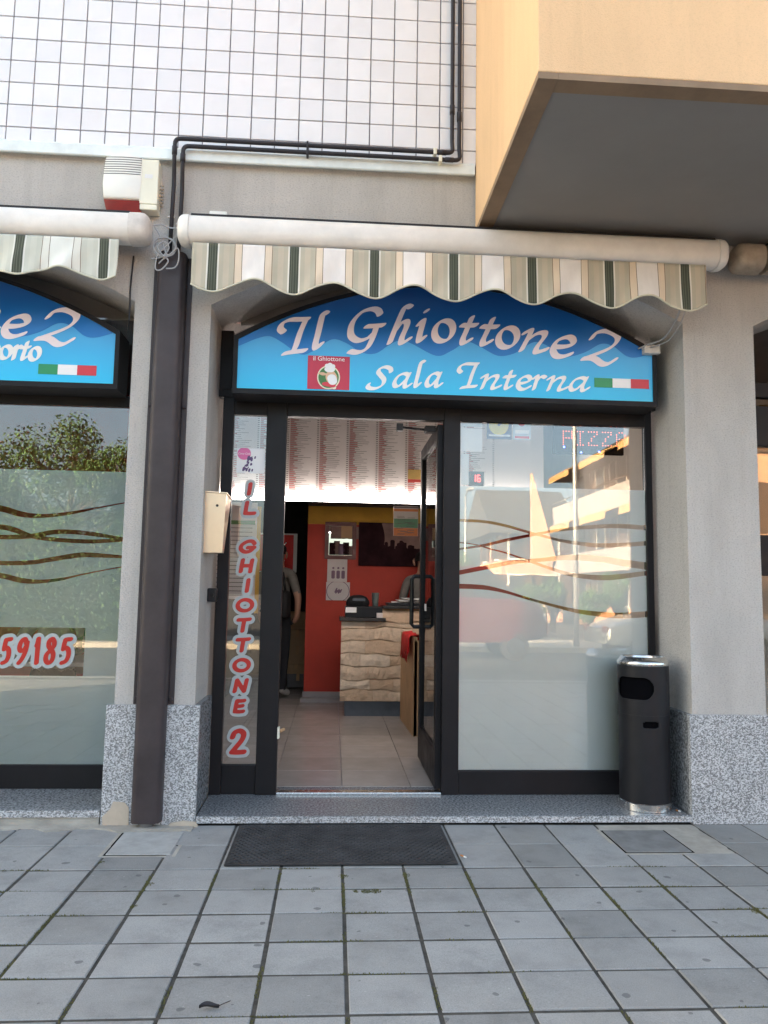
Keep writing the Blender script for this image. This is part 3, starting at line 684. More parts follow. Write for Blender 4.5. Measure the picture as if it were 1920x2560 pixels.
for s_ in (-1, 1):
    yv = hy+DL-0.045; xo = hx+s_*0.085
    pts = [(hx+s_*0.022, yv, hz0+0.02), (xo-s_*0.02, yv, hz0+0.02), (xo, yv, hz0+0.04), (xo, yv, hz1-0.04), (xo-s_*0.02, yv, hz1-0.02), (hx+s_*0.022, yv, hz1-0.02)]
    dpart('handle', MB().tube(pts, 0.016, 10), M('black_handle_paint%d' % s_, (0.012, 0.014, 0.018), 0.3))
dpart('lock_plate', MB().box(hx-0.026, hx-0.0225, hy+DL-0.07, hy+DL-0.02, hz0-0.02, hz0+0.01), blackplas)
dpart('handle_label', MB().box(hx-0.0060, hx-0.0045, hy+DL-0.30, hy+DL-0.20, 1.155, 1.205), paper)
mb = MB().box(hx-0.10, hx-0.03, hy+0.03, hy+0.10, PT-0.055, PT-0.013, 0.004); mb.tube([(hx-0.06, hy+0.08, PT-0.035), (hx-0.26, hy+0.01, PT-0.035)], 0.008, 6)
mb.box(hx-0.29, hx-0.25, hy-0.01, hy+0.03, PT-0.06, PT-0.013); mb.build('door_closer', blackplas, door)

# frosted film on the right-hand window, with clear wavy bands
def P8(x, y): return np.array(xz(1100+x/2.765, 1000+y/2.765, YF+0.03))
def rad(v): return [q/2.765*0.00252/2 for q in v]
fx = Ink(xR0, xR1, RB, PT, 0.005, True)
ft_l = P8(140, 596)[1]; ft_r = P8(1440, 622)[1]
fx.keep_rect(xR0+0.001, xR1-0.001, RB+0.001, (ft_l+ft_r)/2)
bands = [([(100,830),(300,840),(450,868),(600,910),(750,950),(830,970),(950,990),(1100,1005),(1300,1000),(1480,985)], [20,20,20,18,18,20,26,30,30,32]),
 ([(100,1035),(300,1005),(450,970),(600,940),(700,920),(820,900),(950,885),(1150,872),(1300,874),(1480,890)], [14,18,22,20,18,20,24,28,32,34]),
 ([(100,980),(250,1000),(350,1030),(450,1055),(580,1100),(750,1160),(900,1205),(1050,1225),(1200,1225),(1480,1190)], [8,10,10,12,14,20,28,34,36,30]),
 ([(100,1200),(350,1150),(500,1122),(700,1105),(850,1090),(1000,1090),(1150,1105),(1300,1130),(1480,1156)], [30,32,28,26,36,44,46,50,54]),
 ([(100,1286),(300,1295),(450,1325),(600,1370),(800,1425),(950,1460),(1100,1480),(1250,1490),(1480,1478)], [34,32,22,18,20,28,34,40,42])]
for pts, w in bands:
    pp = smooth([np.array([*P8(*p), q]) for p, q in zip(pts, rad(w))], 5)
    fx.cut([p[:2] for p in pp], [p[2] for p in pp])
fx.mesh(YF+0.031).build('frosted_film', frost, pR)
# red vinyl letters with silver outline on the side light
def P10(x, y, Y=YF+0.0185): return xz(480+x/2.911, 1200+y/2.911, Y)
vl = [('I', 388, 448, 100, 25), ('L', 378, 465, 245, 160), ('G', 345, 465, 525, 440), ('H', 345, 448, 665, 578), ('I', 372, 408, 808, 722), ('O', 322, 448, 955, 862), ('T', 326, 430, 1098, 1008), ('T', 320, 424, 1242, 1152), ('O', 298, 424, 1392, 1298), ('N', 300, 408, 1538, 1450), ('E', 302, 390, 1688, 1600), ('2', 280, 392, 1990, 1815)]
L1 = Ink(xP0, xP1, PB, PT, 0.0025); L2 = Ink(xP0, xP1, PB, PT, 0.003)
for ch, a, b, zb, zt in vl:
    p0 = P10(a, zb); p1 = P10(b, zt); em = (p1[1]-p0[1])*0.94; w = 0.011 if ch != '2' else 0.014
    if ch == 'I':
        strokes = place(CAPS[ch], (p0[0]+0.022, p0[0]+0.028, p0[1], em), 0.08, scale=0.06)
    else: strokes = place(CAPS[ch], (p0[0]+0.008, p1[0]-0.008, p0[1], em), 0.06)
    for st in strokes:
        L1.pen(st, w*1.3, w*0.95, 0.5); L2.pen(st, w+0.021, w+0.019, 0.0)
L2.F[:] = np.minimum(L2.F, 1.0); L2.keep_rect(xP0+0.004, xP1-0.004, PB+0.01, PT-0.01)
L2.mesh(YF+0.0205).build('letter_outline', vin_grey, pL); L1.mesh(YF+0.0185).build('red_letters', vin_red, pL)
# decal on the side light: white card with a pink disc
r = quad_on(593, 1120, 661, 1184, YF+0.020)
st_ = rect('sticker', r, YF+0.0200, film_white, pL, 0.001)
k = Ink(r[0], r[1], r[2], r[3], 0.0025); cx, cz = r[0]+0.045, r[3]-0.035
k.pen([np.array((cx, cz)), np.array((cx+0.001, cz))], 0.042, 0.040, 0); k.mesh(YF+0.0178).build('disc_print', pink_ink, st_)
k = Ink(r[0], r[1], r[2], r[3], 0.002)
for a in range(26):
    u = random.gauss(0.42, 0.1); v = random.uniform(0.06, 0.62); q = random.uniform(0.003, 0.009)
    p = np.array((r[0]+u*(r[1]-r[0]), r[2]+v*(r[3]-r[2]))); k.pen([p, p+np.array((q*0.4, q*2))], q, q*0.7, 0.4)
k.mesh(YF+0.0172).build('figure_print', purple_ink, st_)
flat_text('sticker_text', 'Coca-Cola', 0.018, (cx, YF+0.0165, cz-0.006), ink_white, st_, shear=0.25)
# notices behind the right-hand window
YS = YF+0.0338
def sticker(name, px, parent, mat, Y=YS): return rect(name, quad_on(*px, Y), Y, mat, parent, 0.0012)
sticker('paper_notice', (1153, 1070, 1205, 1130), pR, paper); s2 = sticker('paper_notice', (1153, 1042, 1205, 1068), pR, pale_ink)
sticker('price_list', (1153, 1134, 1172, 1212), pR, paper)
def disc(name, px, py, rpx, mat, parent, Y, ax=1.0):
    c = at(px, py, Y); rr = rpx*0.00252; mb = MB()
    n = 28; mb.add([(c[0]+rr*ax*math.cos(2*math.pi*q/n), Y, c[2]+rr*math.sin(2*math.pi*q/n)) for q in range(n)], [tuple(range(n))]); return mb.build(name, mat, parent)
s1 = sticker('clock_sticker', (1217, 1038, 1279, 1099), pR, blue_ink)
disc('clock_print', 1247, 1063, 26, yel_ink, s1, YS-0.0016)
c = at(1247, 1063, YS-0.0022); k = Ink(c[0]-.06, c[0]+.06, c[2]-.06, c[2]+.08, 0.002)
k.pen([np.array((c[0], c[2])), np.array((c[0], c[2]+0.055))], 0.005, 0.004, 0); k.pen([np.array((c[0], c[2])), np.array((c[0]+0.04, c[2]+0.035))], 0.008, 0.006, 0)
k.mesh(YS-0.0022).build('clock_hands', blue_ink, s1)
rect('text_band', quad_on(1222, 1086, 1275, 1092, YS), YS-0.0014, film_white, s1, 0.0006)
s3 = sticker('service_sticker', (1282, 1040, 1327, 1101), pR, pale_ink)
disc('red_light_print', 1304, 1057, 9.5, emb_red, s3, YS-0.0016)
rect('text_band', quad_on(1287, 1090, 1323, 1097, YS), YS-0.0014, flag_r, s3, 0.0006); rect('text_band', quad_on(1288, 1075, 1322, 1085, YS), YS-0.0014, film_white, s3, 0.0006)

# ---- left-hand shopfront (phone number window)
lf = empty('shopfront', (-2.6, YF, 0.085), 'dark aluminium shopfront with the red phone number, left of the downpipe', 'shopfront')
LT, LB = float(at(150, 1012, YF)[2]), float(at(150, 1913, YF)[2])
fr_box(-4.0, XLP-0.001, 0.085, LB, lf, name='bottom_rail', y0=YF+0.004)
fr_box(-4.0, XLP-0.001, LT, LT+0.07, lf, name='top_rail'); fr_box(XLP-0.045, XLP-0.001, LB+.0005, LT-.0005, lf, name='post'); fr_box(-4.0, -3.95, LB+.0005, LT-.0005, lf, name='post')
fr_box(XLP-0.075, XLP-0.001, LT+0.0705, 2.94, lf, name='post')
tp = [(x, z-0.004) for x, z in arch(-4.05, XLP, SPR, RISE) if z-0.004 > zpl+0.01]
MB().prism([(tp[0][0], zpl), (tp[-1][0], zpl)] + tp[::-1], YF+0.03, YF+0.05).build('transom_panel', MATS['grey_transom_panel'], lf)
MB().box(-3.94, XLP-0.08, YF+0.02, YF+0.028, LT+0.075, 3.0).build('transom_pane', glass, lf)
pl2 = pane(-3.949, XLP-0.0455, LB+.001, LT-.001, lf)
def P15(x, y, Y=YF+0.03): return np.array(xz(x/3.95, 1200+y/3.95, Y))
fl2 = Ink(-2.9, XLP-0.046, LB, LT, 0.005, True)
fl2.keep_rect(-3.9, XLP-0.047, LB+0.001, float(at(150, 1176, YF+0.03)[2]))
ex = lambda pts: [(-1200, pts[0][1]-60), (-700, pts[0][1]+10), (-330, pts[0][1]-20)]+pts
b2 = [([(0,280),(200,335),(420,355),(700,325),(1000,268),(1250,222)], [60,56,38,30,16,10]),
 ([(0,462),(150,495),(330,560),(560,590),(800,605),(1000,604),(1250,590)], [50,50,40,40,40,38,30]),
 ([(0,562),(160,562),(330,552),(520,515),(700,512),(900,532),(1100,562),(1250,585)], [44,46,46,46,44,42,34,26]),
 ([(0,820),(300,815),(500,785),(750,745),(900,740),(1250,762)], [42,42,44,48,46,26]),
 ([(0,943),(200,990),(380,1003),(600,980),(800,935),(1000,895),(1250,850)], [52,50,38,26,16,12,10])]
for pts, w in b2:
    w3 = [w[0]]*3+w; pp = smooth([np.array([*P15(*p), q/3.95*0.00252/2]) for p, q in zip(ex(pts), w3)], 5)
    fl2.cut([p[:2] for p in pp], [p[2] for p in pp])
ca = P15(843, 1462); cb = P15(820, 1938); fl2.cut_rect(-2.9, (ca[0]+cb[0])/2, cb[1], ca[1])
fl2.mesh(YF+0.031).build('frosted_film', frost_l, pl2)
D1 = Ink(-2.3, (ca[0]+cb[0])/2, cb[1], ca[1], 0.0025); D2 = Ink(-2.3, (ca[0]+cb[0])/2, cb[1], ca[1], 0.003)
for ch, a, b in (('5', 8, 125), ('9', 165, 290), ('1', 335, 398), ('8', 432, 556), ('5', 592, 716)):
    p0 = P15(a, 1815, YF+0.0185); p1 = P15(b, 1562, YF+0.0185)
    for st in place(CAPS[ch], (p0[0]+0.01, p1[0]-0.01, p0[1]+0.006, (p1[1]-p0[1])*0.94), 0.10):
        D1.pen(st, 0.0155, 0.0115, 0.6); D2.pen(st, 0.036, 0.034, 0)
D2.mesh(YF+0.0205).build('number_outline', vin_grey, pl2); D1.mesh(YF+0.0185).build('red_number', vin_red, pl2)

# ================================================================== arched sign boxes
YSG = 0.20
SL, SR = float(at(594, 900, YSG)[0]), float(at(1632, 940, YSG)[0])
SB = float((at(590, 972, YSG)[2]+at(1631, 1003, YSG)[2])/2); SS = 2.815; SRISE = 0.385
def sign_pt(px, py): return xz(px, py, YSG)
WAVE = [(-0.2, .1)]
wv4 = [(300,605),(360,580),(440,548),(520,535),(600,575),(720,655),(800,640),(880,585),(950,555),(1030,580),(1140,645),(1230,650),(1310,600),(1390,563),(1470,585)]
wv5 = [(80,645),(180,612),(280,556),(370,590),(480,645),(580,632),(650,590),(720,556),(800,580),(880,640),(950,650),(1050,620),(1150,568),(1230,585),(1310,645),(1380,656),(1490,625)]
WAVE = [sign_pt(480+x/2.676, 640+y/2.676) for x, y in wv4]+[sign_pt(1060+x/2.592, 640+y/2.592) for x, y in wv5]
WAVE = smooth(WAVE, 8); WX = np.array([p[0] for p in WAVE]); WZ = np.array([p[1] for p in WAVE])
lo_m = m_vgrad('sign_lower_blue_print', SB, SB+0.40, (0.02, 0.58, 0.95), (0.09, 0.40, 0.86), (0.05, 0.49, 0.92))
hi_m = m_vgrad('sign_upper_blue_print', SB+0.25, SB+0.66, (0.012, 0.22, 0.68), (0.003, 0.07, 0.28), (0.006, 0.135, 0.48))
row1 = [('I', 695, 777, 883, 112, .05), ('l', 782, 824, 873, 112, .04), ('G', 868, 964, 857, 112, .03), ('h', 968, 1031, 859, 118, 0), ('i', 1040, 1071, 856, 116, -.01),
        ('o', 1079, 1137, 855, 116, -.03), ('t', 1147, 1193, 860, 104, -.05), ('t', 1197, 1245, 863, 104, -.07), ('o', 1238, 1296, 869, 112, -.09), ('n', 1298, 1371, 877, 112, -.12), ('e', 1374, 1434, 890, 112, -.14), ('2', 1452, 1543, 902, 112, -.13)]
row2 = [('S', 915, 981, 971, 72), ('a', 982, 1030, 968, 72), ('l', 1035, 1063, 968, 80), ('a', 1063, 1107, 967, 72), ('I', 1143, 1198, 968, 80), ('n', 1201, 1254, 972, 70), ('t', 1258, 1290, 973, 68), ('e', 1291, 1329, 974, 70), ('r', 1331, 1367, 974, 70), ('n', 1367, 1421, 976, 70), ('a', 1423, 1475, 977, 70)]
def gbox(px0, px1, py, em):
    a = sign_pt(px0, py); b = sign_pt(px1, py); return (a[0], b[0], a[1], em*0.00243)
def sign_box(x0, x1, dx, label, name='sign'):
    t = empty(name, ((x0+x1)/2, YSG, SB), label, 'sign', 'arched blue sign boxes')
    ar = arch(x0, x1, SS, SRISE, 30)
    face = [(x0, SB), (x1, SB)] + ar[::-1]
    bx0, bx1, bz = x0-0.026, x1+0.026, SB-0.032
    arb = [(x, z+0.03) for x, z in arch(bx0, bx1, SS-0.01, SRISE, 30)]
    shell = MB().prism([(bx0, bz), (bx1, bz)] + arb[::-1], YSG+0.012, YF-0.01); cs = shell.build('sign_case', alu_in, t)
    # rim: ring of quads round the face
    rm = MB(); inner = [(x0, SB), (x1, SB)] + ar[::-1]; outer = [(bx0, bz), (bx1, bz)] + arb[::-1]; n = len(inner)
    for (A, ya, B, yb) in ((outer, YSG-0.004, inner, YSG-0.004), (inner, YSG-0.004, inner, YSG+0.011), (outer, YSG+0.011, outer, YSG-0.004)):
        rm.add([(x, ya, z) for x, z in A]+[(x, yb, z) for x, z in B], [(i, (i+1) % n, (i+1) % n+n, i+n) for i in range(n)])
    rm.build('rim', alu, t)
    f = MB(); f.add([(x, YSG+0.006, z) for x, z in face], [tuple(range(len(face)))]); fo = f.build('sign_face', lo_m, t)
    w = Ink(x0, x1, SB, SB+0.8, 0.005, True)
    def top(X, Z):
        xc = (x0+x1)/2; hw = (x1-x0)/2; zt = SS+SRISE*(1-((X-xc)/hw)**2)-0.002
        return np.minimum(np.minimum(zt-Z, Z-np.interp(X-dx, WX, WZ)), np.minimum(X-x0-0.001, x1-0.001-X))
    w.func(top); w.mesh(YSG+0.0045).build('wave_print', hi_m, fo)
    k = Ink(x0, x1, SB, SB+0.8, 0.0022)
    for ch, a, b, y, em, rt in row1:
        g = gbox(a, b, y, em)
        for st in place(SCRIPT[ch], (g[0]+dx+0.016, g[1]+dx-0.014, g[2]+0.008, g[3]*1.02), 0.14, rt): k.pen(st, 0.0250, 0.0078, math.radians(36))
    k.mesh(YSG+0.003).build('shop_name_print', ink_pink, fo)
    return t, fo
sg, sg_face = sign_box(SL, SR, 0.0, 'arched blue sign reading Il Ghiottone 2 Sala Interna above the open door')
k = Ink(SL, SR, SB, SB+0.4, 0.002)
for ch, a, b, y, em in row2:
    g = gbox(a, b, y, em)
    for st in place(SCRIPT[ch], (g[0]+0.010, g[1]-0.009, g[2]+0.005, g[3]*1.02), 0.12): k.pen(st, 0.0168, 0.0052, math.radians(36))
k.mesh(YSG+0.003).build('subtitle_print', ink_white, sg_face)
def flag(px, parent, dx=0):
    a = quad_on(*px, YSG); w = (a[1]-a[0])/3
    for i, m in enumerate((flag_g, ink_white, flag_r)):
        f = MB(); x0 = a[0]+w*i
        f.add([(x0, YSG+0.003, a[2]), (x0+w, YSG+0.003, a[2]), (x0+w, YSG+0.003, a[3]), (x0, YSG+0.003, a[3])], [(0, 1, 2, 3)]); f.build('flag_stripe_print', m, parent)
flag((1486, 944, 1623, 972), sg_face)
# emblem: red square, round green badge with a chef's hat over a pale face
er = quad_on(770, 888, 873, 975, YSG)
f = MB(); f.add([(er[0], YSG+0.0028, er[2]), (er[1], YSG+0.0028, er[2]), (er[1], YSG+0.0028, er[3]), (er[0], YSG+0.0028, er[3])], [(0, 1, 2, 3)]); em_o = f.build('emblem_print', emb_red, sg_face)
ew, eh = er[1]-er[0], er[3]-er[2]
def epx(u, v): return np.array((er[0]+u*ew, er[2]+v*eh))
def eink(name, blobs, mat, Y):
    k = Ink(er[0], er[1], er[2], er[3], 0.0015)
    for pts, a, b, an in blobs: k.pen([epx(*p) for p in pts], a*ew, b*ew, an)
    return k.mesh(Y).build(name, mat, em_o)
eink('emblem_ring', [([(.50,.36),(.505,.36)], .27, .29, 0), ([(.56,.16),(.64,.06)], .05, .04, 0)], emb_line, YSG+0.0022)
eink('emblem_disc', [([(.50,.36),(.505,.36)], .24, .26, 0)], emb_green, YSG+0.0016)
eink('emblem_hat', [([(.50,.60),(.55,.60)], .10, .07, 0), ([(.46,.70),(.46,.705)], .055, .05, 0), ([(.53,.73),(.53,.735)], .06, .05, 0), ([(.60,.69),(.60,.695)], .055, .05, 0)], ink_white, YSG+0.0010)
eink('emblem_face', [([(.56,.38),(.58,.34)], .13, .15, 0), ([(.40,.44),(.32,.48)], .07, .02, .2)], emb_skin, YSG+0.0012)
eink('emblem_beard', [([(.58,.33),(.60,.26)], .11, .10, 0)], ink_white, YSG+0.0006)
eink('emblem_scarf', [([(.45,.16),(.58,.12)], .10, .05, 0)], flag_r, YSG+0.0010)
flat_text('emblem_lettering', 'il Ghiottone', ew*0.155, ((er[0]+er[1])/2, YSG+0.0016, er[2]+eh*0.855), ink_white, em_o)
# left sign, cut by the picture's edge
LR = float(at(286, 900, YSG)[0])
dxs = LR-SR-0.04+ (SR-float(at(1632, 940, YSG)[0]))
c2 = sign_pt(1452, 902); tgt = xz(84, 860, YSG)
ls, ls_face = sign_box(LR-(SR-SL), LR, tgt[0]-c2[0], 'arched blue sign ending in ne 2 and orto, left of the downpipe')
k = Ink(LR-1.2, LR, SB, SB+0.5, 0.002)
for ch, a, b, y, em in (('A', -110, -72, 895, 70), ('s', -68, -42, 895, 68), ('p', -40, -6, 896, 68), ('o', -2, 27, 897, 68), ('r', 31, 52, 898, 68), ('t', 52, 73, 899, 66), ('o', 72, 99, 901, 68)):
    g = gbox(a, b, y, em)
    for st in place(SCRIPT[ch], (g[0]+0.004, g[1]-0.004, g[2]+0.003, g[3]), 0.12): k.pen(st, 0.0168, 0.0052, math.radians(36))
k.mesh(YSG+0.003).build('subtitle_print', ink_white, ls_face)
flag((96, 909, 240, 939), ls_face)

# ================================================================== awnings
def awning(xa, xb, zt, zb, label, x_low, period, mat_s, yc=-0.165, capm=cream, has_val=True, vx0=None, vx1=None, wr=0.007, body=cream, drop=(0.205, 0.287), capw=0.07, gap=0.001):
    t = empty('awning', ((xa+xb)/2, 0, zb), label, 'awning', 'retractable awnings along the facade')
    h2 = (zt-zb)/2; zc = (zt+zb)/2; w2 = 0.085
    def prof(s, n=28):
        o = []
        for k in range(n):
            q = 2*math.pi*k/n; c, sn = math.cos(q), math.sin(q)
            o.append((yc+w2*s*math.copysign(abs(c)**0.75, c), zc+h2*s*math.copysign(abs(sn)**0.8, sn)))
        return o
    mb = MB(); n = 28
    def shell(stations, mat, name):
        mb = MB()
        for x, s in stations: mb.v += [(x, y, z) for y, z in prof(s)]
        for i in range(len(stations)-1):
            mb.f += [(i*n+k, (i+1)*n+k, (i+1)*n+(k+1) % n, i*n+(k+1) % n) for k in range(n)]
        mb.f.append(tuple(range(n))); mb.f.append(tuple(len(mb.v)-1-k for k in range(n)))
        return mb.build(name, mat, t, smooth=True, angle=35)
    shell([(xa+capw, 1.0), (xb-capw, 1.0)], body, 'cassette')
    shell([(xa, 0.45), (xa+0.004, 0.68), (xa+0.012, 0.88), (xa+0.028, 1.02), (xa+0.05, 1.06), (xa+capw-gap, 1.055)], capm, 'end_cap')
    shell([(xb-capw+gap, 1.055), (xb-0.05, 1.06), (xb-0.028, 1.02), (xb-0.012, 0.88), (xb-0.004, 0.68), (xb, 0.45)], capm, 'end_cap')
    MB().box(xa+capw+0.004, xb-capw-0.004, yc-0.035, -0.004, zt-0.003, zt+0.012).build('gap_shade_strip', alu_in, t)  # dark strip standing in for the shaded gap above the cassette
    if has_val:
        v0, v1 = vx0, vx1; nx = int((v1-v0)/0.012); nz = 14; yv = yc-0.058
        mb = MB(); zb2 = lambda x: zb-(drop[0]+(drop[1]-drop[0])*(0.5+0.5*math.cos(2*math.pi*(x-x_low)/period)))
        yy = lambda x, u: yv + u*(wr*math.sin(x*9.1+1)+wr*0.8*math.sin(x*23+u*2)+wr*0.6*math.sin(x*41+u*5)) - u*0.012
        for i in range(nx+1):
            x = v0+(v1-v0)*i/nx
            for j in range(nz+1):
                u = j/nz; mb.v.append((x, yy(x, u), zb-0.004+(zb2(x)-zb)*u))
        for i in range(nx):
            for j in range(nz):
                a = i*(nz+1)+j; mb.f.append((a, a+1, a+nz+2, a+nz+1))
        vo = mb.build('valance', mat_s, t, smooth=True)
        so_ = vo.modifiers.new('thickness', 'SOLIDIFY'); so_.thickness = 0.002
        MB().tube([(v0+(v1-v0)*i/nx, yy(v0+(v1-v0)*i/nx, 1.0)-0.001, zb2(v0+(v1-v0)*i/nx)-0.004) for i in range(nx+1)], 0.0058, 6).build('piping', M('cream_piping%d' % random.randint(0, 999), (0.62, 0.60, 0.48), 0.8), vo, smooth=True)
    return t
YA = -0.165-0.06
zt = float((at(500, 545, -0.165)[2]+at(1700, 603, -0.165)[2])/2); zb = float((at(500, 617, -0.165)[2]+at(1700, 668, -0.165)[2])/2)
xl0 = float(at(528, 735, YA)[0]); per = (float(at(1715, 785, YA)[0])-xl0)/6
xa, xb = float(at(446, 577, -0.165)[0]), float(at(1812, 640, -0.165)[0]); o_x = (xa+xb)/2
aw = awning(xa, xb, zt, zb, 'cream cassette awning with striped scalloped valance above the open door', xl0, per, m_stripes('striped_awning_fabric', xl0-o_x, per), vx0=float(at(479, 660, YA)[0]), vx1=float(at(1767, 740, YA)[0]))
# left awning (older, creased cloth)
zt2 = float(at(300, 538, -0.165)[2]); zb2_ = float(at(200, 603, -0.165)[2])
xr2 = float(at(378, 565, -0.165)[0]); xl2 = xr2-3.2; ox2 = (xl2+xr2)/2
d2 = float(at(257, 660, YA)[0]); d1 = float(at(46, 660, YA)[0]); per2 = d2-d1
awning(xl2, xr2, zt2, zb2_, 'cream cassette awning with creased greenish valance above the phone number window', d2, per2, m_stripes('creased_awning_fabric', d2-ox2, per2, 1.0), vx0=xl2+0.1, vx1=float(at(292, 690, YA)[0]), wr=0.015, capm=cream_d, drop=(0.185, 0.235), capw=0.11)
# right neighbour awning
xr3 = float(at(1836, 645, -0.165)[0])
zt3 = float(at(1870, 612, -0.165)[2]); zb3 = float(at(1870, 676, -0.165)[2])
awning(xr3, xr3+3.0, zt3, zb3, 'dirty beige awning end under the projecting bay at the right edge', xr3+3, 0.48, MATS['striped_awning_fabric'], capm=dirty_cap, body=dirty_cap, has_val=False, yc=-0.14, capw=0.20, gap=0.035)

# ================================================================== things on the wall
# brown sheet-metal downpipe cover
dX0, dX1 = float(at(347, 1400, -0.02)[0])+0.004, float(at(446, 1480, -0.02)[0])
dzt, dzb = float(at(400, 635, -0.05)[2]), 0.03
dp = empty('downpipe_cover', ((dX0+dX1)/2, 0, 0), 'brown sheet metal downpipe cover on the pillar between the two shops', 'downpipe')
bw0, bw1 = dX0+0.028, dX1-0.03
prof = [(bw0, -0.004)] + [((bw0+bw1)/2 + (bw1-bw0)/2*math.copysign(abs(math.cos(q))**0.42, math.cos(q)), -0.006-0.094*abs(math.sin(q))**0.55) for q in [math.pi-math.pi*k/24 for k in range(1, 24)]] + [(bw1, -0.004)]
mb = MB(); mb.prism_z(prof, dzb, dzt); mb.build('cover_body', brownmetal, dp, smooth=True, angle=40)
for a, b in ((dX0, bw0-0.0005), (bw1+0.0005, dX1)): MB().box(a, b, -0.008, -0.0005, ZP+0.003, dzt, 0.002).build('flange', brownmetal, dp)
for px_, py_ in ((375, 1013), (462, 1018), (345, 1745), (421, 1748)):
    c = at(px_, py_, -0.01); x = dX0+0.014 if c[0] < (dX0+dX1)/2 else dX1-0.014
    MB().tube([(x, -0.002, c[2]), (x, -0.020, c[2]), (x, -0.024, c[2])], [0.012, 0.011, 0.006], 10).build('screw', brownmetal, dp)
MB().tube([((bw0+bw1)/2, -0.045, -0.01), ((bw0+bw1)/2, -0.045, 0.5)], 0.038, 14).build('drain_pipe', M('grey_pvc', (0.25, 0.25, 0.26), 0.5), dp, smooth=True)
# two dark conduits
def bend(pts, r=0.03, n=6):
    P = [Vector(p) for p in pts]; o = [P[0]]
    for i in range(1, len(P)-1):
        a = (P[i-1]-P[i]); b = (P[i+1]-P[i]); ra = min(r, a.length*0.45, b.length*0.45); A = P[i]+a.normalized()*ra; B = P[i]+b.normalized()*ra
        for k in range(n+1):
            t = k/n; o.append(A*(1-t)**2+P[i]*2*t*(1-t)+B*t*t)
    o.append(P[-1]); return o
yc_ = -0.085
zu = float((at(700, 361, yc_)[2]+at(1120, 379, yc_)[2]+at(450, 349, yc_)[2])/3); zl = float((at(700, 378, yc_)[2]+at(1130, 397, yc_)[2]+at(470, 368, yc_)[2])/3)
xi = float(at(1133, 250, yc_)[0]); xo_ = float(at(1151, 250, yc_)[0]); xq = float(at(434, 430, yc_)[0]); xw = float(at(455, 440, yc_)[0])
ztop = 6.0; zbot = float(at(436, 640, -0.06)[2])
for nm, xv, zh, xd, lab in ((0, xi, zu, xq, 'upper dark conduit bending along the tiled wall down to the downpipe'), (1, xo_, zl, xw, 'lower dark conduit bending along the tiled wall down to the downpipe')):
    t = empty('conduit', (xd, -0.05, zbot), lab, 'conduit', 'twin conduits on the wall')
    MB().tube(bend([(xv, -0.05, ztop), (xv, -0.05, zh+0.1), (xv, yc_, zh), (xd, yc_, zh), (xd, yc_, zh-0.12), (xd-0.006, -0.035, zh-0.24), (xd-0.012, -0.035, zbot)], 0.035), 0.0125, 10).build('tube', conduit_m, t, smooth=True)
    for pa_, pb_ in (((xv, -0.05, zh+0.27), (xv, -0.05, zh+0.33)), ((xd, yc_, zh-0.05), (xd, yc_, zh-0.10)), ((xv-0.09, yc_, zh), (xv-0.04, yc_, zh))): MB().tube([pa_, pb_], 0.0153, 10).build('coupling', conduit_m, t, smooth=True)
    MB().box(xv-0.118-0.012*nm, xv-0.098-0.012*nm, yc_-0.016, -0.024, zh-0.02, zh+0.02, 0.003).build('pipe_clip', ivory_pl, t)
    MB().tube([(xd-0.012-0.02, -0.033, zh-0.46), (xd-0.012+0.02, -0.033, zh-0.46)], 0.006, 8).build('pipe_clip', steel, t)
    MB().box(-0.215, -0.203, yc_-0.016, -0.024, zh-0.02, zh+0.02, 0.002).build('pipe_clip', conduit_m, t)
# alarm siren with red lens
def P17(x, y, Y): return xz(220+x/4.1475, 300+y/4.1475, Y)
ysn = -0.09
t = empty('alarm_siren', (float(at(304, 460, -0.05)[0]), 0, float(at(304, 532, -0.05)[2])), 'white alarm siren box with red lower lens above the left awning', 'alarm siren')
bl = [P17(*p, ysn) for p in ((152,806),(543,824),(556,690),(568,560),(566,420),(558,378),(500,358),(400,350),(290,352),(190,368),(172,400),(155,520),(142,650))]
def bulge(poly, y0, y1, mat, name, inset=0.012):
    cx = sum(p[0] for p in poly)/len(poly); cz = sum(p[1] for p in poly)/len(poly); n = len(poly)
    mb = MB(); dm = max(abs(p[0]-cx) for p in poly)
    for k, (yy, ins) in enumerate(((y0, 0), (y1+0.02, 0.0), (y1+0.006, inset*0.35), (y1, inset))):
        s = 1-ins/dm; mb.v += [(cx+(x-cx)*s, yy, cz+(z-cz)*s) for x, z in poly]
    for k in range(3): mb.f += [(k*n+i, k*n+(i+1) % n, (k+1)*n+(i+1) % n, (k+1)*n+i) for i in range(n)]
    mb.f.append(tuple(range(3*n, 4*n))); return mb.build(name, mat, t, smooth=True, angle=50)
bulge(bl, 0.0, ysn, white_pl, 'siren_body')
lens = [P17(*p, ysn) for p in ((182,955),(250,966),(350,972),(450,966),(540,958),(543,826),(400,821),(152,808))]
bulge(lens, 0.0, ysn+0.004, redlens, 'red_lens', 0.010)
mb = MB()
for i in range(8):
    y0 = 383+i*23; dl = 4*i*0.3
    pts = [P17(178-i*2.5+u*385, y0+(1-abs(2*u-1)**1.6)*-6+u*16+i*1.2, ysn-0.001) for u in [k/12 for k in range(13)]]
    for a, b in zip(pts[:-1], pts[1:]): mb.add([(a[0], ysn-0.001, a[1]-0.0022), (b[0], ysn-0.001, b[1]-0.0022), (b[0], ysn-0.001, b[1]+0.0022), (a[0], ysn-0.001, a[1]+0.0022)], [(0, 1, 2, 3)])
mb.build('louvre_slots', slot_m, t)
t2 = empty('detector_box', (float(at(374, 460, -0.05)[0]), 0, float(at(374, 526, -0.05)[2])), 'ivory upright detector box touching the right side of the alarm siren', 'detector box')
q = quad_on(352, 397, 392, 525, -0.085)
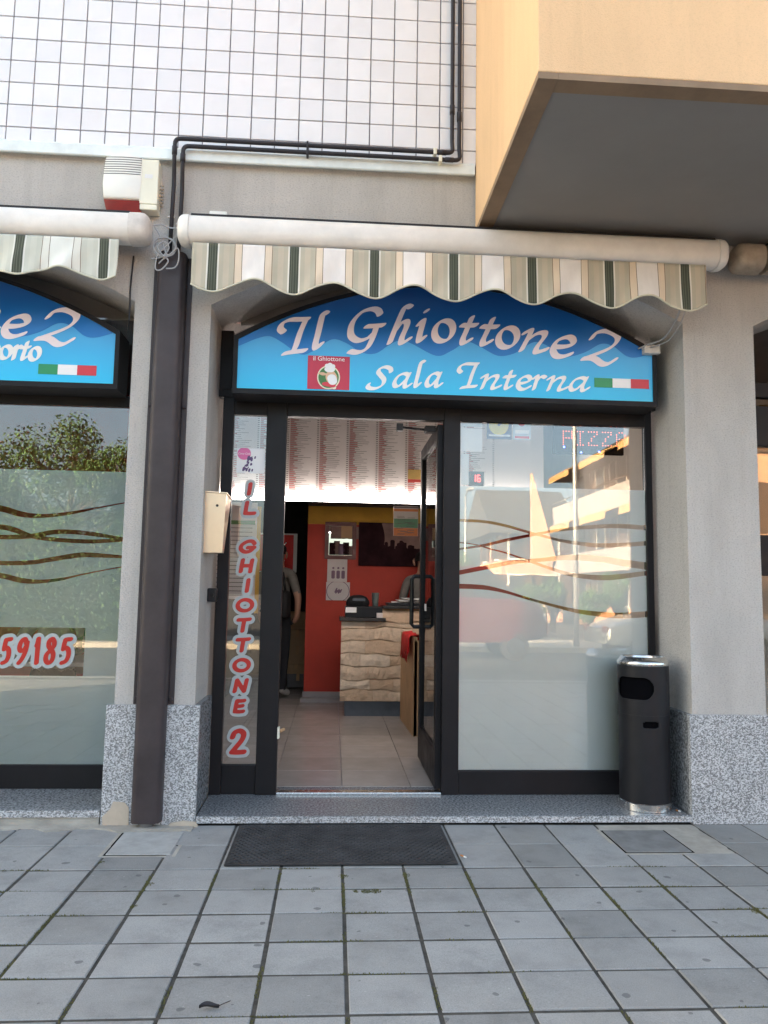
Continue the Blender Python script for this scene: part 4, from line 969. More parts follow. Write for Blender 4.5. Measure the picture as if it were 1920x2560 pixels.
MB().box(q[0]+.001, q[1], -0.085, 0.0, q[2]+0.035, q[3], 0.006).build('detector_body', ivory_pl, t2); MB().box(q[0]+.002, q[1]-.001, -0.083, 0.0, q[2], q[2]+0.0345, 0.006).build('detector_base', ivory_pl, t2)
rect('maker_label', quad_on(362, 435, 381, 446, -0.087), -0.0855, paper, t2, 0.001)
w = [Vector((q[1]+0.008+0.012*math.cos(k*0.9), -0.03+0.014*math.sin(k*0.9), q[2]+0.05+0.006*k*0.5)) for k in range(44)]
MB().tube(w, 0.0035, 5).build('curly_wire', M('beige_cable', (0.42, 0.35, 0.27), 0.6), t2, smooth=True)
q = quad_on(524, 528, 567, 560, -0.05)
tag(MB().box(q[0], q[1], -0.06, 0.0, q[2], q[3], 0.006).build('wind_sensor', white_pl), 'small white junction box just above the striped awning', 'junction box')
# coil of grey cable between the awnings
def cp(x, y, Y=-0.13): p = xz(220+x/4.1475, 300+y/4.1475, Y); return Vector((p[0], Y, p[1]))
cc = empty('cable_coil', cp(790, 1310), 'tangled coil of grey cable hanging between the two awnings', 'cable')
lp = []
for k in range(70):
    q_ = k*0.30; rr = 118+10*math.sin(k*0.35)+k*0.05; lp.append(cp(790+rr*math.cos(q_)*0.98, 1320+rr*math.sin(q_)*0.80+6*math.sin(k), -0.13-0.004*math.sin(k*0.7)))
MB().tube([Vector(v) for v in smooth([tuple(v) for v in lp], 3)], 0.0042, 6).build('cable_loop', greycable, cc, smooth=True)
for pts in ([(940,1185),(880,1240),(800,1320),(720,1400),(700,1540),(760,1550),(830,1470),(800,1430),(730,1490)], [(680,1090),(740,1190),(780,1300),(830,1400),(930,1330),(940,1450),(900,1530),(810,1540)], [(680,1095),(760,1085),(840,1115),(930,1125)], [(650,1440),(760,1420),(840,1330),(790,1260),(720,1320),(790,1420)]):
    MB().tube([Vector(v) for v in smooth([tuple(cp(x, y, -0.135+0.01*math.sin(i))) for i, (x, y) in enumerate(pts)], 6)], 0.0042, 6).build('cable_end', greycable, cc, smooth=True)
# thin cable down the pillar edge by the left shop
pts = [(at(334, 640, -0.02)), (at(326, 720, -0.012)), (at(323, 800, -0.012)), (at(320, 830, 0.05))]
tag(MB().tube([Vector((float(p[0]), float(p[1]), float(p[2]))) for p in pts], 0.005, 6).build('thin_cable', blackplas), 'thin black cable running down the pillar edge left of the downpipe', 'cable')
pts = smooth([tuple(at(*p)) for p in ((1700, 770, -0.16), (1690, 800, -0.10), (1660, 845, 0.05), (1620, 862, 0.15), (1595, 872, 0.19))], 6)
sc = empty('sign_cable', tuple(map(float, pts[-1])), 'grey cable from the awning to the right end of the sign', 'cable')
MB().tube([Vector(p) for p in pts], 0.006, 6).build('cable_run', greycable, sc, smooth=True)
MB().tube([Vector(p)+Vector((0.03, 0, -0.012)) for p in pts], 0.004, 6).build('cable_run', greycable, sc, smooth=True)
q = quad_on(1610, 862, 1650, 885, 0.17); MB().box(q[0], q[1], 0.16, 0.30, q[2], q[3], 0.004).build('cable_bracket', cream_d, sc)
# metal letter box on the left reveal
lb = empty('letter_box', (XML, 0.12, float(at(540, 1382, 0.12)[2])), 'pale bronze metal letter box fixed beside the shop door', 'letter box')
a0 = at(517, 1232, 0.08); a1 = at(567, 1236, 0.08); b0 = at(511, 1381, 0.08); b1 = at(553, 1384, 0.08)
zt_, zb_ = float(a0[2]), float(b0[2]); xr_ = float(a1[0])
mb = MB(); x0 = XML-0.006
mb.add([(x0, 0.07, zb_), (xr_-0.012, 0.07, zb_), (xr_-0.012, 0.13, zb_), (x0, 0.30, zb_), (x0, 0.06, zt_), (xr_, 0.06, zt_-0.006), (xr_+0.004, 0.24, zt_-0.02), (x0, 0.30, zt_)],
       [(0, 3, 2, 1), (4, 5, 6, 7), (0, 1, 5, 4), (1, 2, 6, 5), (2, 3, 7, 6), (3, 0, 4, 7)]); mb.build('box_body', copper, lb)
MB().tube([(xr_-0.05, 0.0665, zt_-0.075), (xr_-0.05, 0.060, zt_-0.075)], 0.008, 12).build('lock', blackplas, lb)
mb = MB(); mb.add([(x0, 0.052, zt_+0.002), (xr_+0.006, 0.052, zt_-0.004), (xr_+0.012, 0.25, zt_-0.018), (x0, 0.31, zt_+0.002), (x0, 0.052, zt_+0.008), (xr_+0.006, 0.052, zt_+0.002), (xr_+0.012, 0.25, zt_-0.012), (x0, 0.31, zt_+0.008)],
       [(0, 3, 2, 1), (4, 5, 6, 7), (0, 1, 5, 4), (1, 2, 6, 5), (2, 3, 7, 6), (3, 0, 4, 7)]); mb.build('lid', copper, lb)
q = quad_on(513, 1470, 541, 1505, 0.30)
ks = empty('key_switch', (XML, 0.3, q[2]), 'small black key switch below the letter box', 'switch')
MB().box(XML, XML+0.055, 0.27, 0.33, q[2], q[3], 0.008).build('switch_body', blackplas, ks); MB().tube([(XML+0.03, 0.269, (q[2]+q[3])/2), (XML+0.03, 0.262, (q[2]+q[3])/2)], 0.012, 14).build('key_plug', alu, ks)

# ================================================================== litter bin with ashtray top
bc = atz(1607, 2012, ZFL); bx_, by_ = float(bc[0]), 0.155
br = 0.148; bh = float(at(1605, 1640, by_)[2])-ZFL
bn = empty('litter_bin', (bx_, by_, ZFL), 'black cylindrical litter bin with chrome ashtray rim beside the right pillar', 'litter bin')
zc_ = bh-0.21; zs_ = bh-0.385
def cylshell(name, z0, z1, holes, mat, r=br):
    """cylinder wall with rounded slots cut out; holes: (angle centre, half arc length, z centre, half height)"""
    n = 180; m = 90; mb = MB(); keep = {}
    def inside(a, z):
        for ac, hw, hz, hh in holes:
            d = ((a-ac+math.pi) % (2*math.pi)-math.pi)*r; dz = z-hz; e = max(abs(d)-(hw-hh), 0)
            if e*e+dz*dz < hh*hh: return True
        return False
    for j in range(m+1):
        for i in range(n): mb.v.append((bx_+r*math.cos(2*math.pi*i/n), by_+r*math.sin(2*math.pi*i/n), ZFL+z0+(z1-z0)*j/m))
    for j in range(m):
        for i in range(n):
            if not inside(2*math.pi*(i+0.5)/n, z0+(z1-z0)*(j+0.5)/m): mb.f.append((j*n+i, j*n+(i+1) % n, (j+1)*n+(i+1) % n, (j+1)*n+i))
    o = mb.build(name, mat, bn, smooth=True); so_ = o.modifiers.new('thickness', 'SOLIDIFY'); so_.thickness = 0.004; so_.offset = -1; return o
aF = math.atan2(-CAM_D-by_, 0-bx_)
cylshell('upper_shell', bh-0.335, bh-0.05, [(aF-0.42, 0.125, zc_+0.03, 0.064)], binblack)
cylshell('lower_shell', 0.045, bh-0.350, [(aF+0.28, 0.048, zs_, 0.018)], binblack, br-0.002)
MB().lathe([(br+0.0015, bh-0.352), (br+0.0015, bh-0.333)], bx_, by_, 64, ZFL).build('seam_band', binblack, bn, smooth=True, angle=40)
MB().lathe([(br-0.001, 0.0), (br+0.0025, 0.003), (br+0.0025, 0.042), (br-0.002, 0.046)], bx_, by_, 64, ZFL).build('base_ring', steel, bn, smooth=True, angle=40)
MB().lathe([(br, bh-0.051), (br+0.003, bh-0.048), (br+0.003, bh-0.03), (br-0.006, bh-0.022), (br-0.02, bh-0.002), (br-0.028, bh), (br-0.034, bh-0.006), (br-0.036, bh-0.03)], bx_, by_, 64, ZFL).build('ashtray_rim', steel, bn, smooth=True, angle=50)
MB().lathe([(0.0001, bh-0.032), (br-0.037, bh-0.030)], bx_, by_, 48, ZFL).build('ashtray_pan', hole_m, bn)
MB().lathe([(br-0.012, 0.05), (br-0.012, bh-0.06)], bx_, by_, 48, ZFL).build('inner_liner', hole_m, bn, smooth=True)

# ================================================================== door mat
mx0, mx1, my0, my1 = -0.475, 0.625, -0.665, -0.045
mt = empty('door_mat', (0.075, -0.35, 0), 'black ribbed rubber door mat in front of the shop door', 'door mat')
MB().box(mx0, mx1, my0, my1, 0.003, 0.012, 0.003).build('mat_base', rubber, mt)
mb = MB(); nx, ny = 34, 26
for j in range(ny):
    for i in range(nx):
        x = mx0+0.018+(mx1-mx0-0.036)*(i+(0.5 if j % 2 else 0.0)+0.25)/nx; y = my0+0.015+(my1-my0-0.03)*(j+0.5)/ny
        a, b = 0.0145, 0.011
        mb.add([(x-a, y+b*.2, 0.0121), (x-a*.6, y-b*.8, 0.0121), (x+a*.6, y-b*.8, 0.0121), (x+a, y+b*.2, 0.0121), (x+a*.5, y+b, 0.0121), (x-a*.5, y+b, 0.0121), (x-a*.4, y-b*.45, 0.0185), (x+a*.4, y-b*.45, 0.0185)],
               [(0, 1, 6), (1, 2, 7, 6), (2, 3, 7), (3, 4, 7), (4, 5, 6, 7), (5, 0, 6)])
tag(mb.build('mat_scales', rubber, mt), kind='stuff')

# ================================================================== inside the shop
def Z7(x, y, Y): return xz(680+x/3.686, 1220+y/3.686, Y)
def q7(x0, y0, x1, y1, Y): return quad_on(680+x0/3.686, 1220+y0/3.686, 680+x1/3.686, 1220+y1/3.686, Y)
def Z6(x, y): return (480+x/2.592, 1000+y/2.592)
# backlit menu board
YM = 2.6
zmb = float(at(*Z6(620, 645), YM)[2]); zmt = 3.24; xm0 = -1.15; xm1 = 1.95
mbd = empty('menu_board', ((xm0+xm1)/2, YM, zmb), 'long white menu board with printed price columns and lit lower edge, inside the shop', 'menu board')
MB().box(xm0, xm1, YM, YM+0.10, zmb, zmt).build('board_panel', menu_m, mbd)
MB().box(xm0, xm1, YM-0.045, YM-0.006, zmb-0.012, zmb+0.028, 0.004).build('light_strip', led_w, mbd)
cxs = [float(at(*Z6(x, 300), YM)[0]) for x in (635, 828, 1020, 1212, 1402, 1592)]; cw = cxs[1]-cxs[0]
rd, bk = MB(), MB(); zs0 = float(at(*Z6(700, 70), YM)[2]); zs1 = zmb+0.075; nrow = 84
for ci in range(-4, 7):
    x0 = cxs[0]+cw*ci
    if x0 < xm0+0.02 or x0+cw > xm1: continue
    for r_ in range(nrow):
        z = zs0-(zs0-zs1)*r_/nrow; yq = YM-0.0015
        if ci == 2 and r_ < 4: continue
        if r_ % 2 == 0:
            l = cw*random.uniform(0.10, 0.28); rd.add([(x0, yq, z), (x0+l, yq, z), (x0+l, yq, z+0.006), (x0, yq, z+0.006)], [(0, 1, 2, 3)])
            bk.add([(x0+cw*.90, yq, z), (x0+cw*.965, yq, z), (x0+cw*.965, yq, z+0.0065), (x0+cw*.90, yq, z+0.0065)], [(0, 1, 2, 3)])
        else:
            l = cw*random.uniform(0.3, 0.72); bk.add([(x0, yq, z+.002), (x0+l, yq, z+.002), (x0+l, yq, z+0.0050), (x0, yq, z+0.0050)], [(0, 1, 2, 3)])
rd.add([(cxs[2], YM-0.0016, zs0-0.012), (cxs[3]-0.02, YM-0.0016, zs0-0.012), (cxs[3]-0.02, YM-0.0016, zs0+0.016), (cxs[2], YM-0.0016, zs0+0.016)], [(0, 1, 2, 3)])
tag(rd.build('dish_name_print', menu_r, mbd), kind='stuff'); tag(bk.build('dish_text_print', menu_k, mbd), kind='stuff')
q = quad_on(*Z6(1400, 450), *Z6(1490, 515), YM)
n1 = rect('gold_note', q, YM-0.003, gold_ink, mbd, 0.002); rect('note_band', (q[0], q[1], q[2]-0.028, q[2]-0.001), YM-0.003, menu_r, mbd, 0.002)
# poster hanging under the board
q = q7(1122, 165, 1345, 445, YM-0.06)
po = empty('hanging_poster', ((q[0]+q[1])/2, YM-0.06, q[2]), 'orange green and white safety poster hanging below the menu board', 'poster')
MB().box(q[0], q[1], YM-0.060, YM-0.057, q[2], q[3]).build('poster_sheet', paper_d, po)
hh = q[3]-q[2]
for (a, b, m) in ((.0, .27, orange_p), (.27, .58, green_p), (.82, .91, orange_p), (.93, .99, menu_k)): rect('poster_band', (q[0]+0.003, q[1]-0.003, q[2]+hh*a+.001, q[2]+hh*b-.001), YM-0.0606, m, po, 0.001)
mb = MB()
for _ in range(26):
    u, v = random.uniform(.05, .6), random.uniform(.04, .8); mb.add([(q[0]+(q[1]-q[0])*u, YM-0.0620, q[2]+hh*v), (q[0]+(q[1]-q[0])*(u+.3), YM-0.0620, q[2]+hh*v), (q[0]+(q[1]-q[0])*(u+.3), YM-0.0620, q[2]+hh*(v+.012)), (q[0]+(q[1]-q[0])*u, YM-0.0620, q[2]+hh*(v+.012))], [(0, 1, 2, 3)])
mb.build('poster_text_print', menu_k, po)
# wall pictures
YW = 4.5
q = q7(492, 312, 772, 660, YW)
mr = empty('framed_mirror', ((q[0]+q[1])/2, YW, q[2]), 'framed mirror with stuck photographs on the red wall', 'mirror')
f = 0.045
mb = MB(); mb.box(q[0], q[1], YW-0.03, YW-0.002, q[2], q[2]+f); mb.box(q[0], q[1], YW-0.03, YW-0.002, q[3]-f, q[3]); mb.box(q[0], q[0]+f, YW-0.03, YW-0.002, q[2]+f+.0005, q[3]-f-.0005); mb.box(q[1]-f, q[1], YW-0.03, YW-0.002, q[2]+f+.0005, q[3]-f-.0005); mb.build('mirror_frame', frame_br, mr)
MB().box(q[0]+f+.001, q[1]-f-.001, YW-0.012, YW-0.004, q[2]+f+.001, q[3]-f-.001).build('mirror_glass', mirror_m, mr)
for k in range(5):
    x0 = q[0]+f+.006+k*(q[1]-q[0]-2*f)/5.1; rect('photograph', (x0, x0+0.07, q[2]+f+.004, q[2]+f+random.uniform(.11, .17)), YW-0.014, (photo_dk, photo_md, crayon)[k % 3], mr)
for k in range(2):
    x0 = q[0]+f+.02+k*0.20; rect('photograph', (x0, x0+0.17, q[3]-f-.15, q[3]-f-.006), YW-0.014, photo_md, mr)
rect('lit_photograph', (q[1]-f-.13, q[1]-f-.004, q[2]+.24, q[2]+.42), YW-0.0145, wood_m, mr)
q = q7(802, 318, 1800, 735, YW)
pc = empty('wall_picture', ((q[0]+q[1])/2, YW, q[2]), 'large dark canvas photograph of a town on the red wall', 'picture')
MB().box(q[0], q[1], YW-0.035, YW-0.002, q[2], q[3], 0.003).build('canvas', photo_dk, pc)
k = Ink(q[0]+.003, q[1], q[2], q[3], 0.01, True)
k.func(lambda X, Z: np.minimum(np.minimum(X-q[0]-0.20-0.10*np.sin((Z-q[2])*5.0), Z-q[2]-(q[3]-q[2])*0.32), np.minimum(q[3]-.004-Z, q[1]-.004-X)))
k.mesh(YW-0.0356).build('sky_print', photo_md, pc)
k = Ink(q[0], q[1], q[2], q[3], 0.006)
for _ in range(46):
    u = random.uniform(.10, .66); hgt = random.uniform(.05, .30)*math.exp(-((u-.34)/.2)**2); p = np.array((q[0]+u*(q[1]-q[0]), q[2]+(q[3]-q[2])*0.30)); k.pen([p, p+np.array((0, hgt*(q[3]-q[2])))], random.uniform(.012, .03), .012, 0)
k.mesh(YW-0.0362).build('town_print', photo_dk, pc)
for (a, lab) in (((512, 645, 690, 868), 'crumpled child drawing with small figures taped under the framed mirror'), ((500, 866, 715, 1037), 'child drawing with a round face, lowest of the wall sheets')):
    q = q7(*a, YW)
    d_ = empty('drawing_sheet', ((q[0]+q[1])/2, YW, q[2]), lab, 'drawing', 'drawings on the red wall')
    mb = MB()
    for i in range(7):
        for j in range(7): mb.v.append((q[0]+(q[1]-q[0])*i/6, YW-0.008-0.006*random.random(), q[2]+(q[3]-q[2])*j/6))
    mb.f = [(i*7+j, i*7+7+j, i*7+8+j, i*7+j+1) for i in range(6) for j in range(6)]; mb.build('paper_sheet', paper_d, d_)
    k = Ink(q[0], q[1], q[2], q[3], 0.004)
    if 'round' in lab:
        k.pen([np.array(((q[0]+q[1])/2+.13*math.cos(z), (q[2]+q[3])/2+.12*math.sin(z))) for z in np.linspace(0, 6.28, 24)], .004, .003, 0)
        for _ in range(6):
            p = np.array((random.uniform(q[0]+.1, q[1]-.1), random.uniform(q[2]+.08, q[3]-.1))); k.pen([p, p+np.array((.012, .03))], .009, .006, .5)
    else:
        for u in (.3, .55, .8):
            p = np.array((q[0]+u*(q[1]-q[0]), q[2]+.05)); k.pen([p, p+np.array((0, .07))], .02, .012, 0); k.pen([p+np.array((0, .11)), p+np.array((.001, .11))], .012, .012, 0)
    k.mesh(YW-0.0162).build('crayon_print', crayon, d_)
# stone-clad counter
YC = 3.4
cl, clz = Z7(640, 1225, YC); cm_, chz = Z7(1022, 1112, YC); cr = Z7(1368, 1400, YC)[0]+0.5; kz = Z7(900, 1968, YC)[1]
ct = empty('shop_counter', ((cl+cr)/2, YC, ZFL), 'shop counter clad in rough sandstone strips with dark tops', 'counter')
MB().box(cl+0.03, cr, YC+0.03, YC+0.50, kz, clz-0.001).build('counter_core', card, ct)
MB().box(cm_+0.001, cr, YC+0.03, YC+0.50, clz, chz-0.001).build('counter_core', card, ct)
MB().box(cl+0.05, cr, YC+0.05, YC+0.48, ZFL, kz-0.001).build('kickboard', kick_m, ct)
def wav(x, c): return 0.010*math.sin(x*8.3+c*37)+0.007*math.sin(x*21+c*91)
def stone(x0, x1, z0, z1):
    nx_ = 7; w = x1-x0; mb = MB(); d = random.uniform(0.022, 0.036)
    for i in range(nx_+1):
        u = i/nx_; jt = lambda: random.uniform(-.008, .008)
        x = x0+w*u; za = z0+(wav(x, z0) if z0 > kz+.01 else 0); zb = z1+(wav(x, z1) if z1 < clz-.04 else 0)
        mb.v += [(x, YC+0.03, za-.001), (x, YC+0.03-d*0.8+jt()*.6, za+0.005+jt()*.5), (x, YC+0.03-d+jt(), (za+zb)/2+jt()*2), (x, YC+0.03-d*0.75+jt()*.6, zb-0.005+jt()*.5), (x, YC+0.03, zb-.002)]
    n_ = 5
    for i in range(nx_): mb.f += [(i*5+k, (i+1)*5+k, (i+1)*5+k+1, i*5+k+1) for k in range(4)]
    mb.f += [(4, 3, 2, 1, 0), tuple(nx_*5+k for k in range(5))]
    mb.build('stone', stone_m, ct, smooth=False)
z = kz
while z < chz-0.02:
    h_ = random.uniform(0.095, 0.14); z1 = min(z+h_, chz-0.002)
    if z < clz-0.03 and z1 > clz-0.03: z1 = clz-0.002
    xx = cl if z < clz-0.02 else cm_
    while xx < cr-0.05:
        w = random.uniform(0.15, 0.40); x1 = min(xx+w, cr)
        stone(xx, x1-0.002, z, z1-0.001); xx = x1
    z = z1
top_m = M('dark_counter_top', (0.018, 0.017, 0.018), 0.25)
MB().box(cl-0.02, cm_+0.03, YC-0.03, YC+0.52, clz, clz+0.035, 0.004).build('counter_top', top_m, ct)
MB().box(cm_+0.002, cr, YC-0.03, YC+0.52, chz, chz+0.03, 0.004).build('counter_top', top_m, ct)
# things on the counter
def on(name, label, cat, loc): return empty(name, loc, label, cat)
q = q7(678, 1090, 1018, 1195, YC+0.05)
rg = on('cash_register', 'black cash drawer with white label on the low end of the counter', 'cash register', ((q[0]+q[1])/2, YC+0.2, clz+0.035))
MB().box(q[0], q[1], YC+0.05, YC+0.42, clz+0.036, q[3], 0.006).build('drawer_case', blackplas, rg)
r_ = q7(678, 1098, 778, 1148, YC+0.05); rect('price_label', r_, YC+0.049, paper, rg)
r_ = q7(965, 1150, 1020, 1195, YC+0.02); MB().box(r_[0], r_[1], YC+0.0, YC+0.04, clz+0.036, r_[3]).build('receipt_slip', paper_d, rg)
q2 = q7(692, 988, 892, 1090, YC+0.15)
cx, cz = (q2[0]+q2[1])/2, q[3]
mb = MB(); mb.lathe([(0.001, 0.0), (0.115, 0.0), (0.122, 0.03), (0.116, 0.06), (0.09, 0.095), (0.05, 0.112), (0.001, 0.116)], 0, 0, 28); mb.xf(Matrix.Translation((cx, YC+0.2, cz+0.001)) @ Matrix.Diagonal((1, 0.62, 1, 1)))
pt = on('receipt_printer', 'rounded black receipt printer standing on the cash drawer', 'printer', (cx, YC+0.2, cz)); mb.build('printer_body', blackplas, pt, smooth=True, angle=40)
r_ = q7(745, 1018, 860, 1042, YC+0.05); MB().box(r_[0], r_[1], YC+0.062, YC+0.10, r_[2], r_[3], 0.003).build('printer_display', kick_m, pt)
r_ = q7(922, 962, 988, 1095, YC+0.2); cx = (r_[0]+r_[1])/2
cup = on('steel_cup', 'tall metal cup behind the cash drawer', 'cup', (cx, YC+0.25, r_[2])); MB().lathe([(0.030, 0), (0.040, 0.14), (0.037, 0.14), (0.028, 0.02)], cx, YC+0.25, 20, q[3]+0.001).build('cup_body', M('dull_green_steel', (0.20, 0.24, 0.23), 0.3, 0.6), cup, smooth=True, angle=40)
tr = on('paper_tray', 'dark tray with loose papers on the high end of the counter', 'tray', (cm_+0.3, YC+0.2, chz+0.03))
MB().box(cm_+0.05, cm_+0.45, YC+0.05, YC+0.35, chz+0.031, chz+0.06, 0.005).build('tray_body', blackplas, tr)
for k in range(3):
    mb = MB().box(-0.12, 0.12, -0.09, 0.09, 0, 0.003); mb.xf(Matrix.Translation((cm_+0.22+0.06*k, YC+0.18, chz+0.0615+0.02*k)) @ Matrix.Rotation(0.2*k, 4, 'Z') @ Matrix.Rotation(0.08, 4, 'X')); mb.build('paper_sheet', paper, tr)
# pine panel leaning in front of the counter, with a red cloth over it
a = Z7(1212, 1345, 2.95); b = Z7(1212, 2300, 2.55)
YB0 = 2.35
zb0 = ZFL; pz = Z7(1290, 1345, 2.9)[1]; x0_ = Z7(1222, 1500, 2.9)[0]; x1_ = hx+0.25
bp = on('pine_panel', 'upright raw pine board standing between the counter and the door', 'board', (x0_, 2.6, ZFL))
mb = MB(); mb.add([(x0_, 3.30, ZFL), (x0_+0.03, 3.30, ZFL), (x0_+0.06, YB0, ZFL), (x0_+0.03, YB0, ZFL), (x0_, 3.30, pz), (x0_+0.03, 3.30, pz), (x0_+0.06, YB0, pz-0.0), (x0_+0.03, YB0, pz)], [(0, 3, 2, 1), (4, 5, 6, 7), (0, 1, 5, 4), (1, 2, 6, 5), (2, 3, 7, 6), (3, 0, 4, 7)]); mb.build('board_panel', wood_m, bp)
MB().box(x0_+0.031, x0_+0.28, YB0, YB0+0.03, ZFL, pz-0.03, 0.003).build('board_edge', wood_m, bp)
rcl = on('red_cloth', 'bright red folded cloth lying over the pine board', 'cloth', (x0_, 2.6, pz))
mb = MB(); nx_ = 14
for i in range(nx_+1):
    u = i/nx_; y = 3.1-0.7*u; dr = 0.16+0.05*math.sin(i*1.7)+0.04*random.random()
    mb.v += [(x0_-0.010-0.012*math.sin(i*2.1)-0.01, y, pz-dr), (x0_-0.012, y, pz-0.02), (x0_+0.0, y, pz+0.012), (x0_+0.08, y, pz+0.015+0.01*math.sin(i)), (x0_+0.11+0.01*math.sin(i*2), y, pz-0.03), (x0_+0.115+0.012*math.sin(i*1.3), y, pz-dr*0.7)]
for i in range(nx_): mb.f += [(i*6+k, i*6+6+k, i*6+7+k, i*6+k+1) for k in range(5)]
o = mb.build('cloth_sheet', M('bright_red_cloth', (0.62, 0.012, 0.012), 0.7), rcl, smooth=True); sm = o.modifiers.new('thickness', 'SOLIDIFY'); sm.thickness = 0.004
# corridor: red poster, stack of boxes
q = quad_on(690, 1333, 741, 1431, 5.2)
rp = on('red_wall_poster', 'red and white poster hanging in the dark corridor', 'poster', ((q[0]+q[1])/2, 5.2, q[2]))
MB().box(q[0]-.25, q[1], 5.2, 5.22, q[2], q[3]).build('poster_border', paper, rp); rect('poster_print', (q[0]-.22, q[1]-0.045, q[2]+0.01, q[3]-0.02), 5.1985, M('poster_red_print', (0.75, 0.03, 0.03), 0.6), rp)
k = Ink(q[0]-.2, q[1]-.06, q[2]+.02, q[3]-.03, 0.006)
for j in range(7):
    p = np.array((q[0]-.05+random.uniform(0, .05), q[2]+.06+j*.055)); k.pen(smooth([p, p+np.array((.05, .03)), p+np.array((.09, -.01)), p+np.array((.13, .03))], 4), .008, .005, .5)
k.mesh(5.194).build('script_print', ink_white, rp)
z = ZFL+0.02
q = q7(150, 1240, 330, 1790, 5.6)
for i, (h_, m) in enumerate(((0.17, M('grey_crate', (0.16, 0.15, 0.15), 0.6)), (0.12, card), (0.24, card), (0.20, card), (0.22, card))):
    dx = random.uniform(-.02, .02)
    c_ = on('storage_box', ('grey crate on the floor at the bottom of the corridor box stack', 'flat cardboard box, second from the floor in the corridor stack', 'cardboard box in the middle of the corridor stack', 'cardboard box second from the top of the corridor stack', 'topmost cardboard box of the corridor stack')[i], 'box', ((q[0]+q[1])/2+dx, 5.7, z)); c_['group'] = 'boxes stacked in the corridor'
    MB().box(q[0]+dx, q[1]+dx, 5.55, 5.95, z, z+h_-0.004, 0.004).build('box_body', m, c_); MB().box((q[0]+q[1])/2+dx-.02, (q[0]+q[1])/2+dx+.02, 5.548, 5.952, z+h_*0.5, z+h_-0.003).build('tape_strip', wood_m, c_)
    z += h_
# menu stand seen through the side light
q = quad_on(568, 1255, 642, 1500, 1.5)
ms = on('menu_poster', 'tall white price list with green heading seen through the side light', 'poster', ((q[0]+q[1])/2, 1.5, q[2]))
MB().box(q[0]-.1, q[1]-0.02, 1.5, 1.52, q[2], q[3]).build('poster_sheet', paper_d, ms); rect('heading_band', (q[0]-.09, q[1]-.03, q[3]-.17, q[3]-.14), 1.4985, emb_green, ms); rect('edge_strip', (q[1]-.018, q[1]+.012, q[2]-.1, q[3]-.03), 1.5, yellow_m, ms)
mb = MB()
for j in range(18):
    zz = q[3]-.2-j*.032
    mb.add([(q[0]-.08, 1.4975, zz), (q[1]-.05, 1.4975, zz), (q[1]-.05, 1.4975, zz+.006), (q[0]-.08, 1.4975, zz+.006)], [(0, 1, 2, 3)])
mb.build('list_print', menu_k, ms)
# LED pizza sign hanging behind the right window
YL = YF+0.14
q = quad_on(1384, 1034, 1560, 1138, YL)
ld = on('led_sign', 'black LED panel spelling PIZZA in red dots with blue dots, behind the right window', 'LED sign', ((q[0]+q[1])/2, YL, q[2]))
MB().box(q[0], q[1], YL, YL+0.03, q[2], q[3], 0.004).build('sign_panel', hole_m, ld)
rdm, blm = MB(), MB()
def dot(mb, x, z, r=0.0042):
    mb.add([(x-r, YL-0.002, z), (x, YL-0.002, z-r), (x+r, YL-0.002, z), (x, YL-0.002, z+r), (x, YL-0.002-r, z)], [(0, 1, 4), (1, 2, 4), (2, 3, 4), (3, 0, 4)])
gl = {'P': ['1111', '1001', '1001', '1111', '1000', '1000', '1000'], 'I': ['111', '010', '010', '010', '010', '010', '111'], 'Z': ['1111', '0001', '0010', '0100', '0100', '1000', '1111'], 'A': ['0110', '1001', '1001', '1111', '1001', '1001', '1001']}
a0 = xz(1408, 1078, YL); a1 = xz(1566, 1116, YL); xx = a0[0]; stp = (a1[0]-a0[0])/22.5
for ch in 'PIZZA':
    for j, row in enumerate(gl[ch]):
        for i, b in enumerate(row):
            if b == '1': dot(rdm, xx+i*stp, a0[1]-j*(a0[1]-a1[1])/6)
    xx += (len(gl[ch][0])+1)*stp
for x, y in ((1030,163),(1155,158),(1238,184),(857,325),(975,362),(1100,358)): dot(blm, *xz(1100+x/2.765, 1000+y/2.765, YL), 0.007)
rdm.build('red_led_dots', led_r, ld); blm.build('blue_led_dots', led_b, ld)
# number display
q = quad_on(1173, 1178, 1210, 1214, YF+0.10)
nd = on('number_display', 'small dark display with glowing red 16 behind the right window', 'display', ((q[0]+q[1])/2, YF+0.1, q[2]))
MB().box(q[0], q[1], YF+0.10, YF+0.13, q[2], q[3], 0.003).build('display_case', blackplas, nd)
k = Ink(q[0], q[1], q[2], q[3], 0.002); w = q[1]-q[0]
for ch, u in (('1', .40), ('2', .6)):
    pass
def seg(pts): k.pen([np.array((q[0]+w*a_, q[2]+(q[3]-q[2])*b_)) for a_, b_ in pts], 0.0030, 0.0030, 0)
seg([(.42, .28), (.42, .72)]); seg([(.72, .72), (.56, .72), (.56, .28), (.74, .28), (.74, .5), (.56, .5)])
k.mesh(YF+0.0985).build('digits', emit('display_digits', (1.0, 0.06, 0.05), 0.5), nd)
